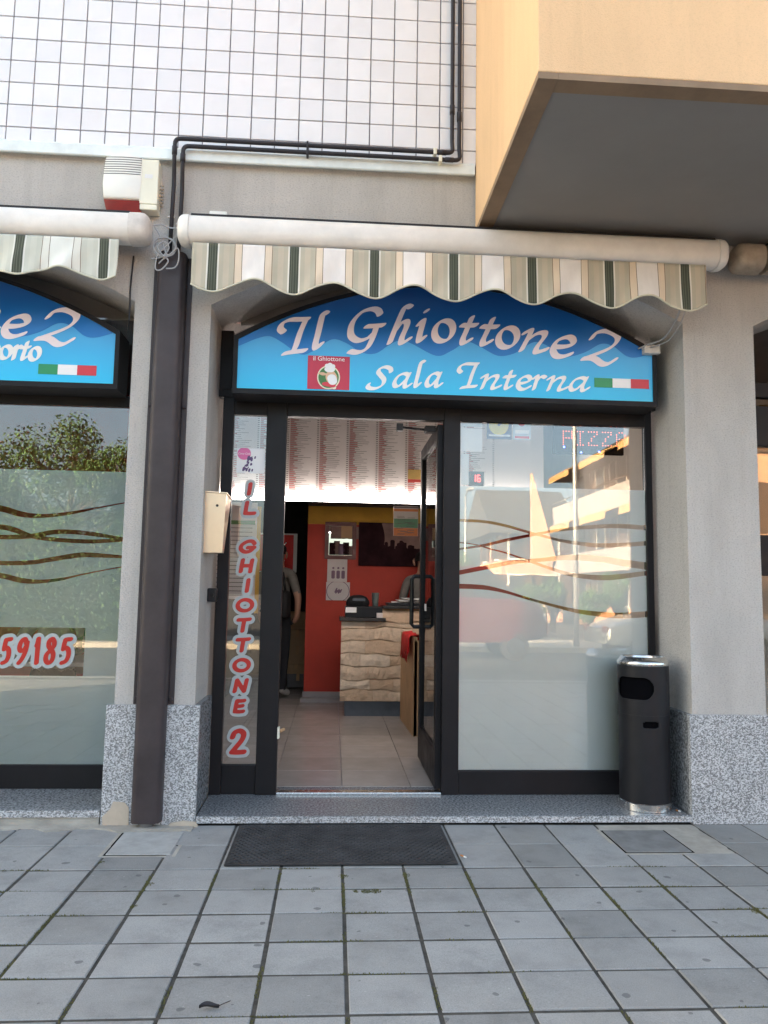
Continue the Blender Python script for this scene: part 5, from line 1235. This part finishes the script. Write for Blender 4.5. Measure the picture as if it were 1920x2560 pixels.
# white fridge close behind the frosted window
fg = on('white_fridge', 'blurred white fridge standing close behind the frosted right window', 'fridge', (xR0+0.35, 0.9, ZFL))
MB().box(xR0+0.01, xR0+0.575, YF+0.060, YF+0.62, ZFL+0.03, 1.20, 0.03).build('fridge_body', white_pl, fg); MB().box(xR0+0.06, xR0+0.53, YF+0.052, YF+0.059, 0.3, 1.1, 0.003).build('fridge_door', white_pl, fg)
bb = on('brown_cabinet', 'blurred brown cabinet behind the right part of the frosted window', 'cabinet', (xR1-0.3, 0.9, ZFL))
MB().box(xR0+0.66, xR1-0.12, YF+0.12, YF+0.55, ZFL, 1.25, 0.006).build('cabinet_body', wood_m, bb); MB().box(xR0+0.68, xR1-0.14, YF+0.11, YF+0.119, ZFL+0.05, 1.2, 0.003).build('cabinet_door', wood_m, bb)
# table seen through the phone number cut-out
tb = on('cafe_table', 'pale cafe table seen through the clear panel behind the red number', 'table', (-2.0, 1.1, ZFL))
MB().box(-2.5, -1.5, 0.85, 1.5, 0.76, 0.79, 0.004).build('table_top', white_pl, tb)
for x, y in ((-2.42, .92), (-1.58, .92), (-2.42, 1.43), (-1.58, 1.43)): MB().tube([(x, y, ZFL), (x, y, 0.76)], 0.018, 8).build('leg', steel, tb)

# ================================================================== people inside the shop
def person(name, label, cx, cy, rot, H, pose, mats, bag=False, sit=False):
    """one continuous skinned body; x = to the person's left, -y = facing"""
    s = H/1.75
    J = {'hip': (0, 0, .95, .13), 'waist': (0, 0, 1.08, .125), 'chest': (0, .01, 1.27, .145), 'collar': (0, .015, 1.42, .10), 'neck': (0, .0, 1.50, .055), 'jaw': (0, -.015, 1.57, .065), 'head': (0, -.005, 1.65, .092), 'crown': (0, .01, 1.735, .07), 'nose': (0, -.105, 1.62, .014)}
    E = [('hip', 'waist'), ('waist', 'chest'), ('chest', 'collar'), ('collar', 'neck'), ('neck', 'jaw'), ('jaw', 'head'), ('head', 'crown'), ('head', 'nose')]
    for sd, k in ((1, 'l'), (-1, 'r')):
        J['hp'+k] = (.095*sd, 0, .88, .092); J['kn'+k] = (.10*sd, -.015, .50, .062); J['an'+k] = (.10*sd, .03, .09, .042); J['to'+k] = (.115*sd, -.13, .045, .036)
        J['sh'+k] = (.175*sd, .01, 1.415, .066); J['el'+k] = pose[k][0]+(.043,); J['wr'+k] = pose[k][1]+(.031,); J['pa'+k] = pose[k][2]+(.034,)
        E += [('hip', 'hp'+k), ('hp'+k, 'kn'+k), ('kn'+k, 'an'+k), ('an'+k, 'to'+k), ('collar', 'sh'+k), ('sh'+k, 'el'+k), ('el'+k, 'wr'+k), ('wr'+k, 'pa'+k)]
        pa = Vector(pose[k][2]); wr = Vector(pose[k][1]); d = (pa-wr).normalized(); sid = Vector((0, -1, 0)); nn = d.cross(sid).normalized(); sid = nn.cross(d)
        for fi, (o_, ln) in enumerate(((.030, .075), (.011, .085), (-.009, .080), (-.028, .062))):
            a = pa+d*.03+sid*o_; b = a+d*ln*.55+nn*.008*sd; c = b+d*ln*.4+nn*.022*sd
            J[f'f{fi}a{k}'] = (*a, .0105); J[f'f{fi}b{k}'] = (*b, .0095); J[f'f{fi}c{k}'] = (*c, .008); E += [('pa'+k, f'f{fi}a{k}'), (f'f{fi}a{k}', f'f{fi}b{k}'), (f'f{fi}b{k}', f'f{fi}c{k}')]
        a = wr+d*.03+sid*.04; b = a+d*.04+sid*.02; J['t0'+k] = (*a, .012); J['t1'+k] = (*b, .010); E += [('wr'+k, 't0'+k), ('t0'+k, 't1'+k)]
    if sit:
        for n_ in J:
            if n_[:2] not in ('kn', 'an', 'to', 'hp') and n_ != 'hip': J[n_] = (J[n_][0], J[n_][1], J[n_][2]-SIT, J[n_][3])
        J['hip'] = (0, 0, .95-SIT, .13)
        for sd, k in ((1, 'l'), (-1, 'r')):
            J['hp'+k] = (.10*sd, -.05, .90-SIT, .092); J['kn'+k] = (.11*sd, -.44, .50, .062); J['an'+k] = (.11*sd, -.40, .09, .042); J['to'+k] = (.12*sd, -.55, .045, .036)
    names = list(J); me = bpy.data.meshes.new('body'); me.from_pydata([tuple(v*s for v in J[n][:3]) for n in names], [(names.index(a), names.index(b)) for a, b in E], [])
    tmp = bpy.data.objects.new('body', me); COL.objects.link(tmp)
    sk_ = tmp.modifiers.new('skin', 'SKIN'); sk_.use_smooth_shade = True; tmp.modifiers.new('sub', 'SUBSURF').levels = 2
    for i, n in enumerate(names):
        me.skin_vertices[0].data[i].radius = (J[n][3]*s*(1.18 if n in ('hip', 'waist', 'chest', 'collar') else 1), J[n][3]*s*(0.85 if n in ('hip', 'waist', 'chest', 'collar') else 1)); me.skin_vertices[0].data[i].use_root = (n == 'hip')
    dg = bpy.context.evaluated_depsgraph_get(); bm_ = bpy.data.meshes.new_from_object(tmp.evaluated_get(dg)); bpy.data.objects.remove(tmp)
    root = empty(name, (cx, cy, ZFL), label, 'person'); root.rotation_euler = (0, 0, rot)
    bm_.materials.clear()
    for m in mats: bm_.materials.append(m)          # skin, shirt, trousers, shoes
    for p in bm_.polygons:
        c = p.center/s; ax = abs(c.x)
        if sit:
            c = Vector((c.x, c.y, c.z+SIT)) if c.z > .62 else c
        if c.z > 1.475: p.material_index = 0
        elif ax > .20 and (c.z < 1.20 or Vector((c.x, c.y, c.z-1.415)).length > .40): p.material_index = 0
        elif c.z > .93: p.material_index = 1
        elif ax > .21: p.material_index = 0
        elif c.z < .10: p.material_index = 3
        else: p.material_index = 2
    b = bpy.data.objects.new('body', bm_); COL.objects.link(b); b.parent = root; ORG[b.name] = Vector((cx, cy, ZFL))
    # hair cap, ears, eyes
    dz = SIT*s if sit else 0.0
    mb = MB(); n = 18
    for j in range(8):
        ph = math.pi*0.56*j/7
        for i in range(n):
            q = 2*math.pi*i/n; rr = 0.104*math.sin(ph)+0.001
            lowf = 1.0 if math.sin(q) > -0.35 else 0.72
            mb.v.append((rr*math.cos(q)*0.92*s, (rr*math.sin(q)*1.05+0.012)*s, (1.655+0.105*math.cos(ph*lowf))*s))
    mb.f = [(j*n+i, (j+1)*n+i, (j+1)*n+(i+1) % n, j*n+(i+1) % n) for j in range(7) for i in range(n)]
    def child(nm, mb, mat):
        me2 = mb.mesh(nm, mat, off=(0, 0, dz), smooth=True); o = bpy.data.objects.new(nm, me2); COL.objects.link(o); o.parent = root; ORG[o.name] = Vector((0, 0, 0)); return o
    hr = child('hair', mb, hair_m)
    for sd in (-1, 1):
        e = MB(); e.tube([(.095*sd*s, .0, 1.59*s), (.106*sd*s, .012*s, 1.615*s), (.108*sd*s, .015*s, 1.645*s), (.098*sd*s, .01*s, 1.665*s)], [.008, .012, .013, .007], 6); child('ear', e, skin_m)
        e = MB(); e.tube([(.034*sd*s, -.088*s, 1.642*s), (.034*sd*s, -.096*s, 1.642*s)], [.011, .006], 8); child('eye', e, hair_m)
    e = MB(); e.tube([(-.025*s, -.086*s, 1.577*s), (0, -.094*s, 1.575*s), (.025*s, -.086*s, 1.577*s)], .006, 6); child('mouth', e, M('lips'+name+str(len(MATS)), (0.35, 0.12, 0.10), 0.5))
    if bag:
        e = MB().box(-.235*s, .10*s, .10*s, .27*s, .90*s, 1.22*s, 0.05); child('shoulder_bag', e, bag_m)
        e = MB(); e.tube([(-.16*s, .14*s, 1.2*s), (-.12*s, .12*s, 1.40*s), (-.06*s, .0, 1.48*s), (.08*s, -.13*s, 1.32*s), (.19*s, -.08*s, 1.05*s), (.15*s, .12*s, .98*s)], .014, 6); child('bag_strap', e, bag_m)
    return root
SIT = 0.43
shoes = M('pale_trainers', (0.50, 0.48, 0.45), 0.6)
hang = lambda sd: ((.235*sd, .03, 1.13), (.22*sd, -.03, .90), (.20*sd, -.06, .84))
pxy = atz(676, 1725, ZFL)
person('person', 'person in grey T-shirt and dark trousers with a black bag, standing in the corridor', float(pxy[0])+0.10, 4.75, math.radians(160), 1.78, {'l': hang(1), 'r': ((-.285, .06, 1.14), (-.25, -.01, .92), (-.20, -.04, .87))}, (skin_m, tshirt, trouser, shoes), bag=True)
px2 = at(1058, 1407, YC+0.78)
person('person', 'person with black hair and grey shirt standing behind the counter', float(px2[0]), YC+0.80, math.radians(170), 1.70, {'l': ((.25, -.05, 1.15), (.20, -.24, 1.08), (.16, -.31, 1.08)), 'r': ((-.25, -.05, 1.15), (-.20, -.24, 1.08), (-.16, -.31, 1.08))}, (skin_m, tshirt, trouser, shoes))

rest_arm = lambda sd: ((.27*sd, -.12, 1.18), (.16*sd, -.36, 1.215), (.11*sd, -.42, 1.215))
for i, (x, m, lab) in enumerate(((-2.12, M('white_cotton', (0.70, 0.69, 0.68), 0.9), 'person in white T-shirt seated at the table behind the red number'), (-1.66, M('green_cotton', (0.06, 0.30, 0.20), 0.9), 'person in green shirt seated at the table behind the red number'))):
    person('person', lab, x, 1.72, 0.15-0.3*i, 1.72, {'l': rest_arm(1), 'r': rest_arm(-1)}, (skin_m, m, trouser, shoes), sit=True)
    ch = empty('cafe_chair', (x, 1.75, ZFL), ('chair under the person in white behind the red number', 'chair under the person in green behind the red number')[i], 'chair', 'chairs in the left room')
    MB().box(x-.21, x+.21, 1.56, 1.98, ZFL+.40, ZFL+.43, .01).build('seat', wood_m, ch); MB().box(x-.20, x+.20, 1.96, 1.99, ZFL+.55, ZFL+.85, .008).build('backrest', wood_m, ch)
    for a, b, hh_ in ((-.19, 1.58, .40), (.19, 1.58, .40), (-.19, 1.975, .84), (.19, 1.975, .84)): MB().tube([(x+a, b, ZFL), (x+a, b, ZFL+hh_)], .014, 8).build('leg', steel, ch)

# ================================================================== right neighbour (bakery window)
nb = empty('bakery_window', (3.2, YF, 0.05), 'dark framed bakery window at the right edge of the picture', 'shop window')
zs = [float(at(1905, y, YF)[2]) for y in (1015, 1060, 1100, 1310, 1345, 1420)]
for z0, z1, nm in ((0.05, 0.35, 'bottom_rail'), (zs[5]-0.05, zs[4]+0.02, 'mid_rail'), (zs[2]-0.04, zs[0]+0.0, 'mid_rail'), (2.62, 2.72, 'top_rail')): fr_box(XRP+0.002, 5.3, z0, z1, nb, name=nm)
fr_box(XRP+0.002, XRP+0.05, 0.351, zs[5]-0.051, nb, name='post'); fr_box(XRP+0.002, XRP+0.05, zs[4]+0.021, zs[2]-0.041, nb, name='post')
pane(XRP+0.06, 5.2, 0.352, 2.61, nb, y=YF+0.03)
MB().box(XRP+0.10, 5.2, YF+0.08, YF+0.60, zs[1]-0.05, zs[1]-0.02).build('shelf', wood_m, nb)
MB().box(XRP+0.06, 5.2, YF+0.05, YF+0.06, zs[5]+0.02, zs[4]-0.25).build('window_notice', paper, nb)
bk_ = empty('bread_basket', (XRP+0.42, YF+0.3, zs[1]-0.02), 'orange wicker basket heaped with bread on the bakery shelf', 'basket')
cxb = XRP+0.42; zbk = zs[1]-0.02
for j in range(7):
    r0 = 0.24+0.012*j; n = 36
    MB().tube([(cxb+(r0+0.006*(-1)**(i+j))*math.cos(2*math.pi*i/n), YF+0.34+(0.6*r0+0.004*(-1)**(i+j))*math.sin(2*math.pi*i/n), zbk+0.012+j*0.02) for i in range(n+1)], 0.0105, 6, False).build('wicker_strand', wicker, bk_, smooth=True)
for i in range(9):
    q = 2*math.pi*i/9; mb = MB(); bm = bmesh.new(); bmesh.ops.create_icosphere(bm, subdivisions=2, radius=1)
    for v in bm.verts: v.co = Vector((cxb+(0.16*math.cos(q) if i else 0)+v.co.x*0.085, YF+0.34+0.08*math.sin(q)+v.co.y*0.06, zbk+0.15+0.02*(i % 3)+v.co.z*0.05))
    bm.verts.index_update(); mb.add([v.co[:] for v in bm.verts], [[v.index for v in f.verts] for f in bm.faces]); bm.free()
    tag(mb.build('bread_roll', bread, bk_, smooth=True))

# ================================================================== small things on the pavement
mo = MB()
def clump(x, y, r, n):
    for _ in range(n):
        a = random.uniform(0, 6.28); d = r*math.sqrt(random.random()); px_, py_ = x+d*math.cos(a), y+d*math.sin(a); h_ = random.uniform(0.003, 0.009); q = random.uniform(0.002, 0.005); b = random.uniform(0, 6.28)
        mo.add([(px_+q*math.cos(b), py_+q*math.sin(b), -0.006), (px_+q*math.cos(b+2.1), py_+q*math.sin(b+2.1), -0.006), (px_+q*math.cos(b+4.2), py_+q*math.sin(b+4.2), -0.006), (px_+random.uniform(-.004, .004), py_+random.uniform(-.004, .004), h_-0.004)], [(0, 1, 3), (1, 2, 3), (2, 0, 3)])
for xj in cols:
    ph = random.uniform(0, 9)
    y = -0.75
    while y > -2.45:
        dens = 0.5+0.5*math.sin(y*5.1+ph)+0.35*math.sin(y*13+ph*2)
        if dens > 0.7: clump(xj+random.uniform(-.003, .003), y, 0.007, int(5*dens))
        y -= 0.012
for yj in rows:
    ph = random.uniform(0, 9); x = -2.4
    while x < 2.6:
        dens = 0.5+0.5*math.sin(x*4.3+ph)+0.4*math.sin(x*11+ph*2)
        if dens > 0.85: clump(x, yj+random.uniform(-.002, .002), 0.005, int(3*dens))
        x += 0.012
for px_, py_, r, n in ((858, 2190, .022, 120), (1015, 2188, .02, 80), (375, 2210, .018, 70), (915, 2228, .02, 120), (940, 2228, .022, 120), (890, 2228, .012, 60), (335, 2265, .015, 60), (255, 2155, .014, 40), (780, 2228, .012, 40), (1890, 2278, .02, 60)):
    p = atz(px_, py_, 0); clump(float(p[0]), float(p[1]), r, n)
tag(mo.build('joint_moss', moss_m), 'green moss growing in the joints between the pavers', 'moss', kind='stuff')
p = atz(522, 2526, 0); lf_ = empty('fallen_leaf', (float(p[0]), float(p[1]), 0), 'dark fallen leaf with thin stem on the pavement near the bottom edge', 'leaf')
mb = MB(); n = 8
for i in range(n+1):
    u = i/n; w = 0.014*math.sin(math.pi*u**0.8)*(1-.2*u)+.0005
    for s_ in (-1, 0, 1): mb.v.append((p[0]-0.03+0.06*u, p[1]+s_*w*0.9+0.01*u, 0.006+0.010*abs(s_)+0.004*math.sin(u*5)))
mb.f = [(i*3+k, i*3+3+k, i*3+4+k, i*3+k+1) for i in range(n) for k in range(2)]; mb.build('leaf_blade', leaf_m, lf_, smooth=True)
MB().tube([(p[0]+0.028, p[1]+0.01, 0.008), (p[0]+0.045, p[1]+0.025, 0.008), (p[0]+0.06, p[1]+0.04, 0.007)], 0.0016, 5).build('leaf_stem', leaf_m, lf_)
for i, (px_, py_, ln) in enumerate(((1152, 2140, .04), (1690, 2027, .03))):
    p = atz(px_, py_, 0.004 if i == 0 else ZFL)
    zz = 0.008 if i == 0 else ZFL+0.004
    t = empty('cigarette_end', (float(p[0]), float(p[1]), zz), ('orange cigarette end lying at the right edge of the door mat', 'cigarette end on the sill behind the litter bin')[i], 'cigarette end')
    MB().tube([(p[0], p[1], zz), (p[0]+ln*.3, p[1]-ln*.5, zz)], 0.004, 8).build('filter_tip', wicker, t); MB().tube([(p[0]+ln*.3, p[1]-ln*.5, zz), (p[0]+ln*.5, p[1]-ln*.85, zz)], 0.004, 8).build('paper_end', paper, t)
# door stop at the left jamb
p = atz(690, 1826, ZFL); ds = empty('door_wedge', (float(p[0]), YF+0.12, ZFL), 'small pale door catch low on the left door post', 'door catch')
zz = float(at(688, 1826, YF+0.05)[2]); MB().box(xD0-0.002, xD0+0.012, YF-0.012, YF+0.03, zz-0.04, zz+0.03, 0.003).build('catch_plate', ivory_pl, ds); MB().tube([(xD0+0.012, YF+0.02, zz), (xD0+0.035, YF+0.05, zz+0.008)], 0.010, 8).build('catch_bolt', wood_m, ds)

# ================================================================== across the street (seen in the windows' reflections)
h_wall = M('peach_house_render', (0.52, 0.32, 0.22), 0.9, var=0.08, vscale=2); h_wall2 = M('ochre_house_render', (0.46, 0.26, 0.15), 0.9, var=0.08, vscale=2)
h_roof = M('grey_roof_tiles', (0.05, 0.048, 0.046), 0.9, var=0.2, vscale=10); h_glass = M('dark_house_glass', (0.03, 0.035, 0.04), 0.08); h_trim = M('white_house_trim', (0.70, 0.66, 0.60), 0.7)
h_shut = M('brown_shutters', (0.08, 0.045, 0.025), 0.7); h_awn = M('yellow_awning_cloth', (0.46, 0.29, 0.13), 0.85); h_bal = M('grey_balcony_parapet', (0.34, 0.31, 0.31), 0.85)
def house(label, x0, x1, y0, y1, h, wall, ridge, floors, bal=True):
    t = empty('house', ((x0+x1)/2, (y0+y1)/2, 0), label, 'house', 'houses across the street')
    MB().box(x0, x1, y0, y1, -0.1, h).build('wall', wall, t)
    ov = 0.9; yc = (y0+y1)/2; xc = (x0+x1)/2; mb = MB()
    if ridge == 'x':
        A = [(y0-ov, h-0.15), (y1+ov, h-0.15), (y1+ov, h+0.1), (yc, h+2.6), (y0-ov, h+0.1)]; mb.prism_x(A, x0-ov, x1+ov)
    else:
        A = [(x0-ov, h-0.15), (x1+ov, h-0.15), (x1+ov, h+0.1), (xc, h+2.6), (x0-ov, h+0.1)]; mb.prism(A, y1+ov, y0-ov)
    rf = mb.build('roof', h_roof, t)
    if bal: MB().box(xc-0.4, xc+0.4, yc-0.4, yc+0.4, h+1.5, h+3.6).build('chimney', wall, rf)
    fh = h/floors
    for fl_ in range(floors):
        n = max(2, int((x1-x0)/2.4))
        for i in range(n):
            wx = x0+(x1-x0)*(i+0.5)/n; z0 = fl_*fh+0.9; z1 = fl_*fh+2.3
            for sd in (-1, 1): MB().box(wx+sd*0.95-0.28, wx+sd*0.95+0.28, y1+0.062, y1+0.10, z0-0.05, z1+0.05).build('shutter', h_shut, t)
            w = MB().box(wx-0.62, wx+0.62, y1, y1+0.06, z0-0.1, z1+0.1).build('window', h_trim, t); MB().box(wx-0.5, wx+0.5, y1+0.061, y1+0.08, z0, z1).build('pane', h_glass, w)
        n = max(2, int((y1-y0)/2.6))
        for i in range(n):
            wy = y0+(y1-y0)*(i+0.5)/n; z0 = fl_*fh+0.9; z1 = fl_*fh+2.3
            for sd in (-1, 1): MB().box(x0-0.10, x0-0.062, wy+sd*0.95-0.28, wy+sd*0.95+0.28, z0-0.05, z1+0.05).build('shutter', h_shut, t)
            w = MB().box(x0-0.06, x0, wy-0.62, wy+0.62, z0-0.1, z1+0.1).build('window', h_trim, t); MB().box(x0-0.08, x0-0.061, wy-0.5, wy+0.5, z0, z1).build('pane', h_glass, w)
        if bal and fl_ > 0:
            b = MB().box(x0-1.3, x0-0.09, y0+0.5, y1-0.5, fl_*fh-0.15, fl_*fh+0.0).build('balcony', h_bal, t)
            MB().box(x0-1.3, x0-1.2, y0+0.5, y1-0.5, fl_*fh+0.001, fl_*fh+0.75).build('parapet', h_bal, b); MB().box(x0-1.29, x0-1.23, y0+0.5, y1-0.5, fl_*fh+0.95, fl_*fh+1.0).build('hand_rail', h_shut, b)
            for i in range(3):
                ya = y0+1+(y1-y0-2)*i/3; mb = MB(); mb.add([(x0-0.1, ya, fl_*fh+2.75), (x0-0.1, ya+3.2, fl_*fh+2.75), (x0-1.6, ya+3.2, fl_*fh+2.15), (x0-1.6, ya, fl_*fh+2.15), (x0-0.1, ya, fl_*fh+2.80), (x0-0.1, ya+3.2, fl_*fh+2.80), (x0-1.6, ya+3.2, fl_*fh+2.20), (x0-1.6, ya, fl_*fh+2.20), (x0-1.62, ya, fl_*fh+1.9), (x0-1.62, ya+3.2, fl_*fh+1.9)],
                    [(0, 1, 2, 3), (7, 6, 5, 4), (0, 4, 5, 1), (1, 5, 6, 2), (3, 2, 6, 7), (0, 3, 7, 4), (7, 6, 9, 8)]); mb.build('house_awning', h_awn, t)
    return t
house('ochre house with balconies and yellow awnings reflected in the right window', 12.2, 19.0, -33.0, -17.0, 7.3, h_wall2, 'y', 3)
house('peach house with dark pitched roof reflected in the right window', 8.9, 12.0, -41.0, -34.5, 4.6, h_wall, 'x', 2, False)
gw = MB(); gw.add([(9.7, -32.2, 2.6), (10.9, -32.2, 3.0), (9.7, -32.2, 7.3), (9.7, -31.8, 2.6), (10.9, -31.8, 3.0), (9.7, -31.8, 7.3)], [(0, 2, 1), (3, 4, 5), (0, 1, 4, 3), (1, 2, 5, 4), (2, 0, 3, 5)])
tag(gw.build('gable_fin', h_wall), 'tall sunlit triangular gable wall reflected in the right window', 'wall')
hedge_m = M('hedge_leaf', (0.045, 0.105, 0.022), 0.8, var=0.35, vscale=5); bark = M('bark', (0.10, 0.075, 0.055), 0.9, var=0.3, vscale=12)
def tree(label, x, y, h, r, seed, n=20000):
    rr = random.Random(seed); t = empty('street_tree', (x, y, 0), label, 'tree', 'trees across the street')
    mb = MB(); mb.tube([(x, y, 0), (x+0.05, y, h*.25), (x-0.04, y, h*.55), (x, y, h*.85)], [.14, .11, .07, .02], 8)
    cl = []
    for k in range(26):
        a = rr.uniform(0, 6.28); z0 = h*rr.uniform(.15, .6); L = r*rr.uniform(.5, .95); z1 = z0+h*rr.uniform(.1, .36)
        e = (x+L*math.cos(a), y+L*math.sin(a), min(z1, h*.93)); mb.tube([(x, y, z0), ((x+e[0])/2, (y+e[1])/2, z0+(e[2]-z0)*.35), e], [.05, .035, .01], 5); cl.append((e, r*rr.uniform(.28, .48)))
    cl += [((x, y, h*.9), r*.35), ((x+.1, y, h*.72), r*.5)]
    mb.build('trunk', bark, t)
    lv = MB()
    for i in range(n):
        c, R_ = rr.choice(cl); d = Vector((rr.gauss(0, 1), rr.gauss(0, 1), rr.gauss(0, .8))); d = d.normalized()*R_*rr.random()**.45
        p = Vector(c)+d; q = rr.uniform(.03, .065); a = Vector((rr.gauss(0, 1), rr.gauss(0, 1), rr.gauss(0, 1))).normalized()*q; b = a.orthogonal().normalized()*q*.55
        lv.add([p-a, p+b, p+a, p-b], [(0, 1, 2, 3)])
    lv.build('crown', hedge_m, t)
tree('leafy tree reflected beside the pillar in the left window', -6.9, -15.3, 5.9, 1.9, 1)
tree('second leafy tree reflected at the left edge of the left window', -10.2, -15.6, 5.2, 1.8, 2)
tree('distant tree reflected low in the right window', 4.6, -27.0, 3.0, 1.2, 3, 6000)
for i, (x, y, h, r) in enumerate(((6.6, -20.5, 1.7, .5), (7.7, -21.5, 2.0, .45), (8.9, -21.0, 1.5, .55), (10.2, -22.0, 2.2, .45))):
    tree(('left end', 'second from the left', 'third from the left', 'right end')[i]+' of the row of garden cypresses reflected in the right window', x, y, h, r, 20+i, 4000)
hd = empty('hedge', (-9, -14.5, 0), 'long clipped hedge under the trees reflected in the left window', 'hedge')
rr = random.Random(9); lv = MB()
for i in range(26000):
    p = Vector((rr.uniform(-17, -3.2), -14.5+rr.uniform(-.55, .55), 2.9*rr.random()**.7+0.12*rr.gauss(0, 1))); q = rr.uniform(.03, .06); a = Vector((rr.gauss(0, 1), rr.gauss(0, 1), rr.gauss(0, 1))).normalized()*q; b = a.orthogonal().normalized()*q*.6
    lv.add([p-a, p+b, p+a, p-b], [(0, 1, 2, 3)])
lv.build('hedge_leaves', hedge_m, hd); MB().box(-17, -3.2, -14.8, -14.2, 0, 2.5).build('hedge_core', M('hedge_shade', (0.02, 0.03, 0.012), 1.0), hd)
lam = M('galvanised_pole', (0.45, 0.45, 0.45), 0.5, 0.5)
for x, y, h, lab in ((6.3, -14.4, 8.5, 'tall street lamp pole reflected in the right window'), (6.6, -33.0, 6.2, 'far street lamp reflected at the left edge of the right window')):
    t = empty('street_lamp', (x, y, 0), lab, 'street lamp', 'street lamps')
    MB().tube([(x, y, 0), (x, y, h*.5), (x, y, h)], [.075, .06, .045], 12).build('pole', lam, t, smooth=True); MB().tube([(x, y, h), (x, y+.4, h+.15), (x, y+1.1, h+.18)], .03, 8).build('arm', lam, t, smooth=True)
    MB().box(x-.14, x+.14, y+.9, y+1.6, h+.12, h+.24, .03).build('lamp_head', lam, t)
def car(label, x, y, paint, flip=1, zs=1.0):
    t = empty('parked_car', (x, y, -0.115), label, 'car', 'cars parked behind the photographer')
    S = [(-2.02, .30, .55, .70), (-1.95, .25, .62, .80), (-1.2, .18, .86, .86), (0, .17, .90, .87), (1.2, .18, .88, .86), (1.85, .24, .80, .80), (2.0, .32, .62, .72)]
    mb = MB()
    for sx, z0, z1, w in S: mb.v += [(x+flip*sx, y-w, z0), (x+flip*sx, y-w*1.02, (z0+z1)/2), (x+flip*sx, y-w*.93, z1), (x+flip*sx, y+w*.93, z1), (x+flip*sx, y+w*1.02, (z0+z1)/2), (x+flip*sx, y+w, z0)]
    n = 6
    for i in range(len(S)-1): mb.f += [(i*n+k, (i+1)*n+k, (i+1)*n+(k+1) % n, i*n+(k+1) % n) for k in range(n)]
    mb.f += [tuple(range(n-1, -1, -1)), tuple((len(S)-1)*n+k for k in range(n))]
    b = mb.build('car_body', paint, t, smooth=True, angle=45); bv = b.modifiers.new('round', 'BEVEL'); bv.width = .05; bv.segments = 3
    mb = MB(); C_ = [(-1.05, .88, .70), (-.45, 1.44, .60), (.75, 1.46, .60), (1.65, .90, .70)]
    P = [(x+flip*sx, z-0.0, w) for sx, z, w in C_]
    mb.add([(p[0], y-p[2], p[1]-.1) for p in P]+[(p[0], y+p[2], p[1]-.1) for p in P], [(0, 1, 2, 3), (7, 6, 5, 4), (0, 4, 5, 1), (2, 6, 7, 3), (3, 7, 4, 0)]); mb.build('windows', h_glass, t)
    mb = MB(); mb.add([(P[1][0], y-.61, 1.335), (P[2][0], y-.61, 1.355), (P[2][0], y+.61, 1.355), (P[1][0], y+.61, 1.335), (P[1][0], y-.57, 1.385), (P[2][0], y-.57, 1.405), (P[2][0], y+.57, 1.405), (P[1][0], y+.57, 1.385)], [(0, 3, 2, 1), (4, 5, 6, 7), (0, 1, 5, 4), (1, 2, 6, 5), (2, 3, 7, 6), (3, 0, 4, 7)]); mb.build('car_roof', paint, t)
    for sx in (-1.25, 1.28):
        for s_ in (-1, 1):
            w = MB(); w.tube([(x+flip*sx, y+s_*.66, .19), (x+flip*sx, y+s_*.86, .19)], .30, 24); wo = w.build('wheel', rubber, t); r_ = MB(); r_.tube([(x+flip*sx, y+s_*.861, .19), (x+flip*sx, y+s_*.875, .19)], .19, 20); r_.build('rim', steel, wo)
    for s_ in (-1, 1): MB().box(x+flip*1.80, x+flip*1.98, y+s_*.48, y+s_*.74, .52, .66, .02).build('headlight', h_trim, t); MB().box(x-flip*2.03, x-flip*1.95, y+s_*.5, y+s_*.74, .50, .64, .02).build('tail_light', redlens, t)
    for ch in t.children_recursive:
        if ch.parent == t and not ch.name.startswith('wheel'): ch.scale = (1, 1, zs)
    return t
car('red parked van reflected in the lower right window', 2.6, -11.8, M('red_car_paint', (0.11, 0.014, 0.014), 0.3, coat=0.5, var=0.02), 1, 1.32)
car('silver parked car reflected at the right of the frosted window', 7.9, -11.8, M('silver_car_paint', (0.50, 0.51, 0.52), 0.3, 0.6, coat=0.6, var=0.02))
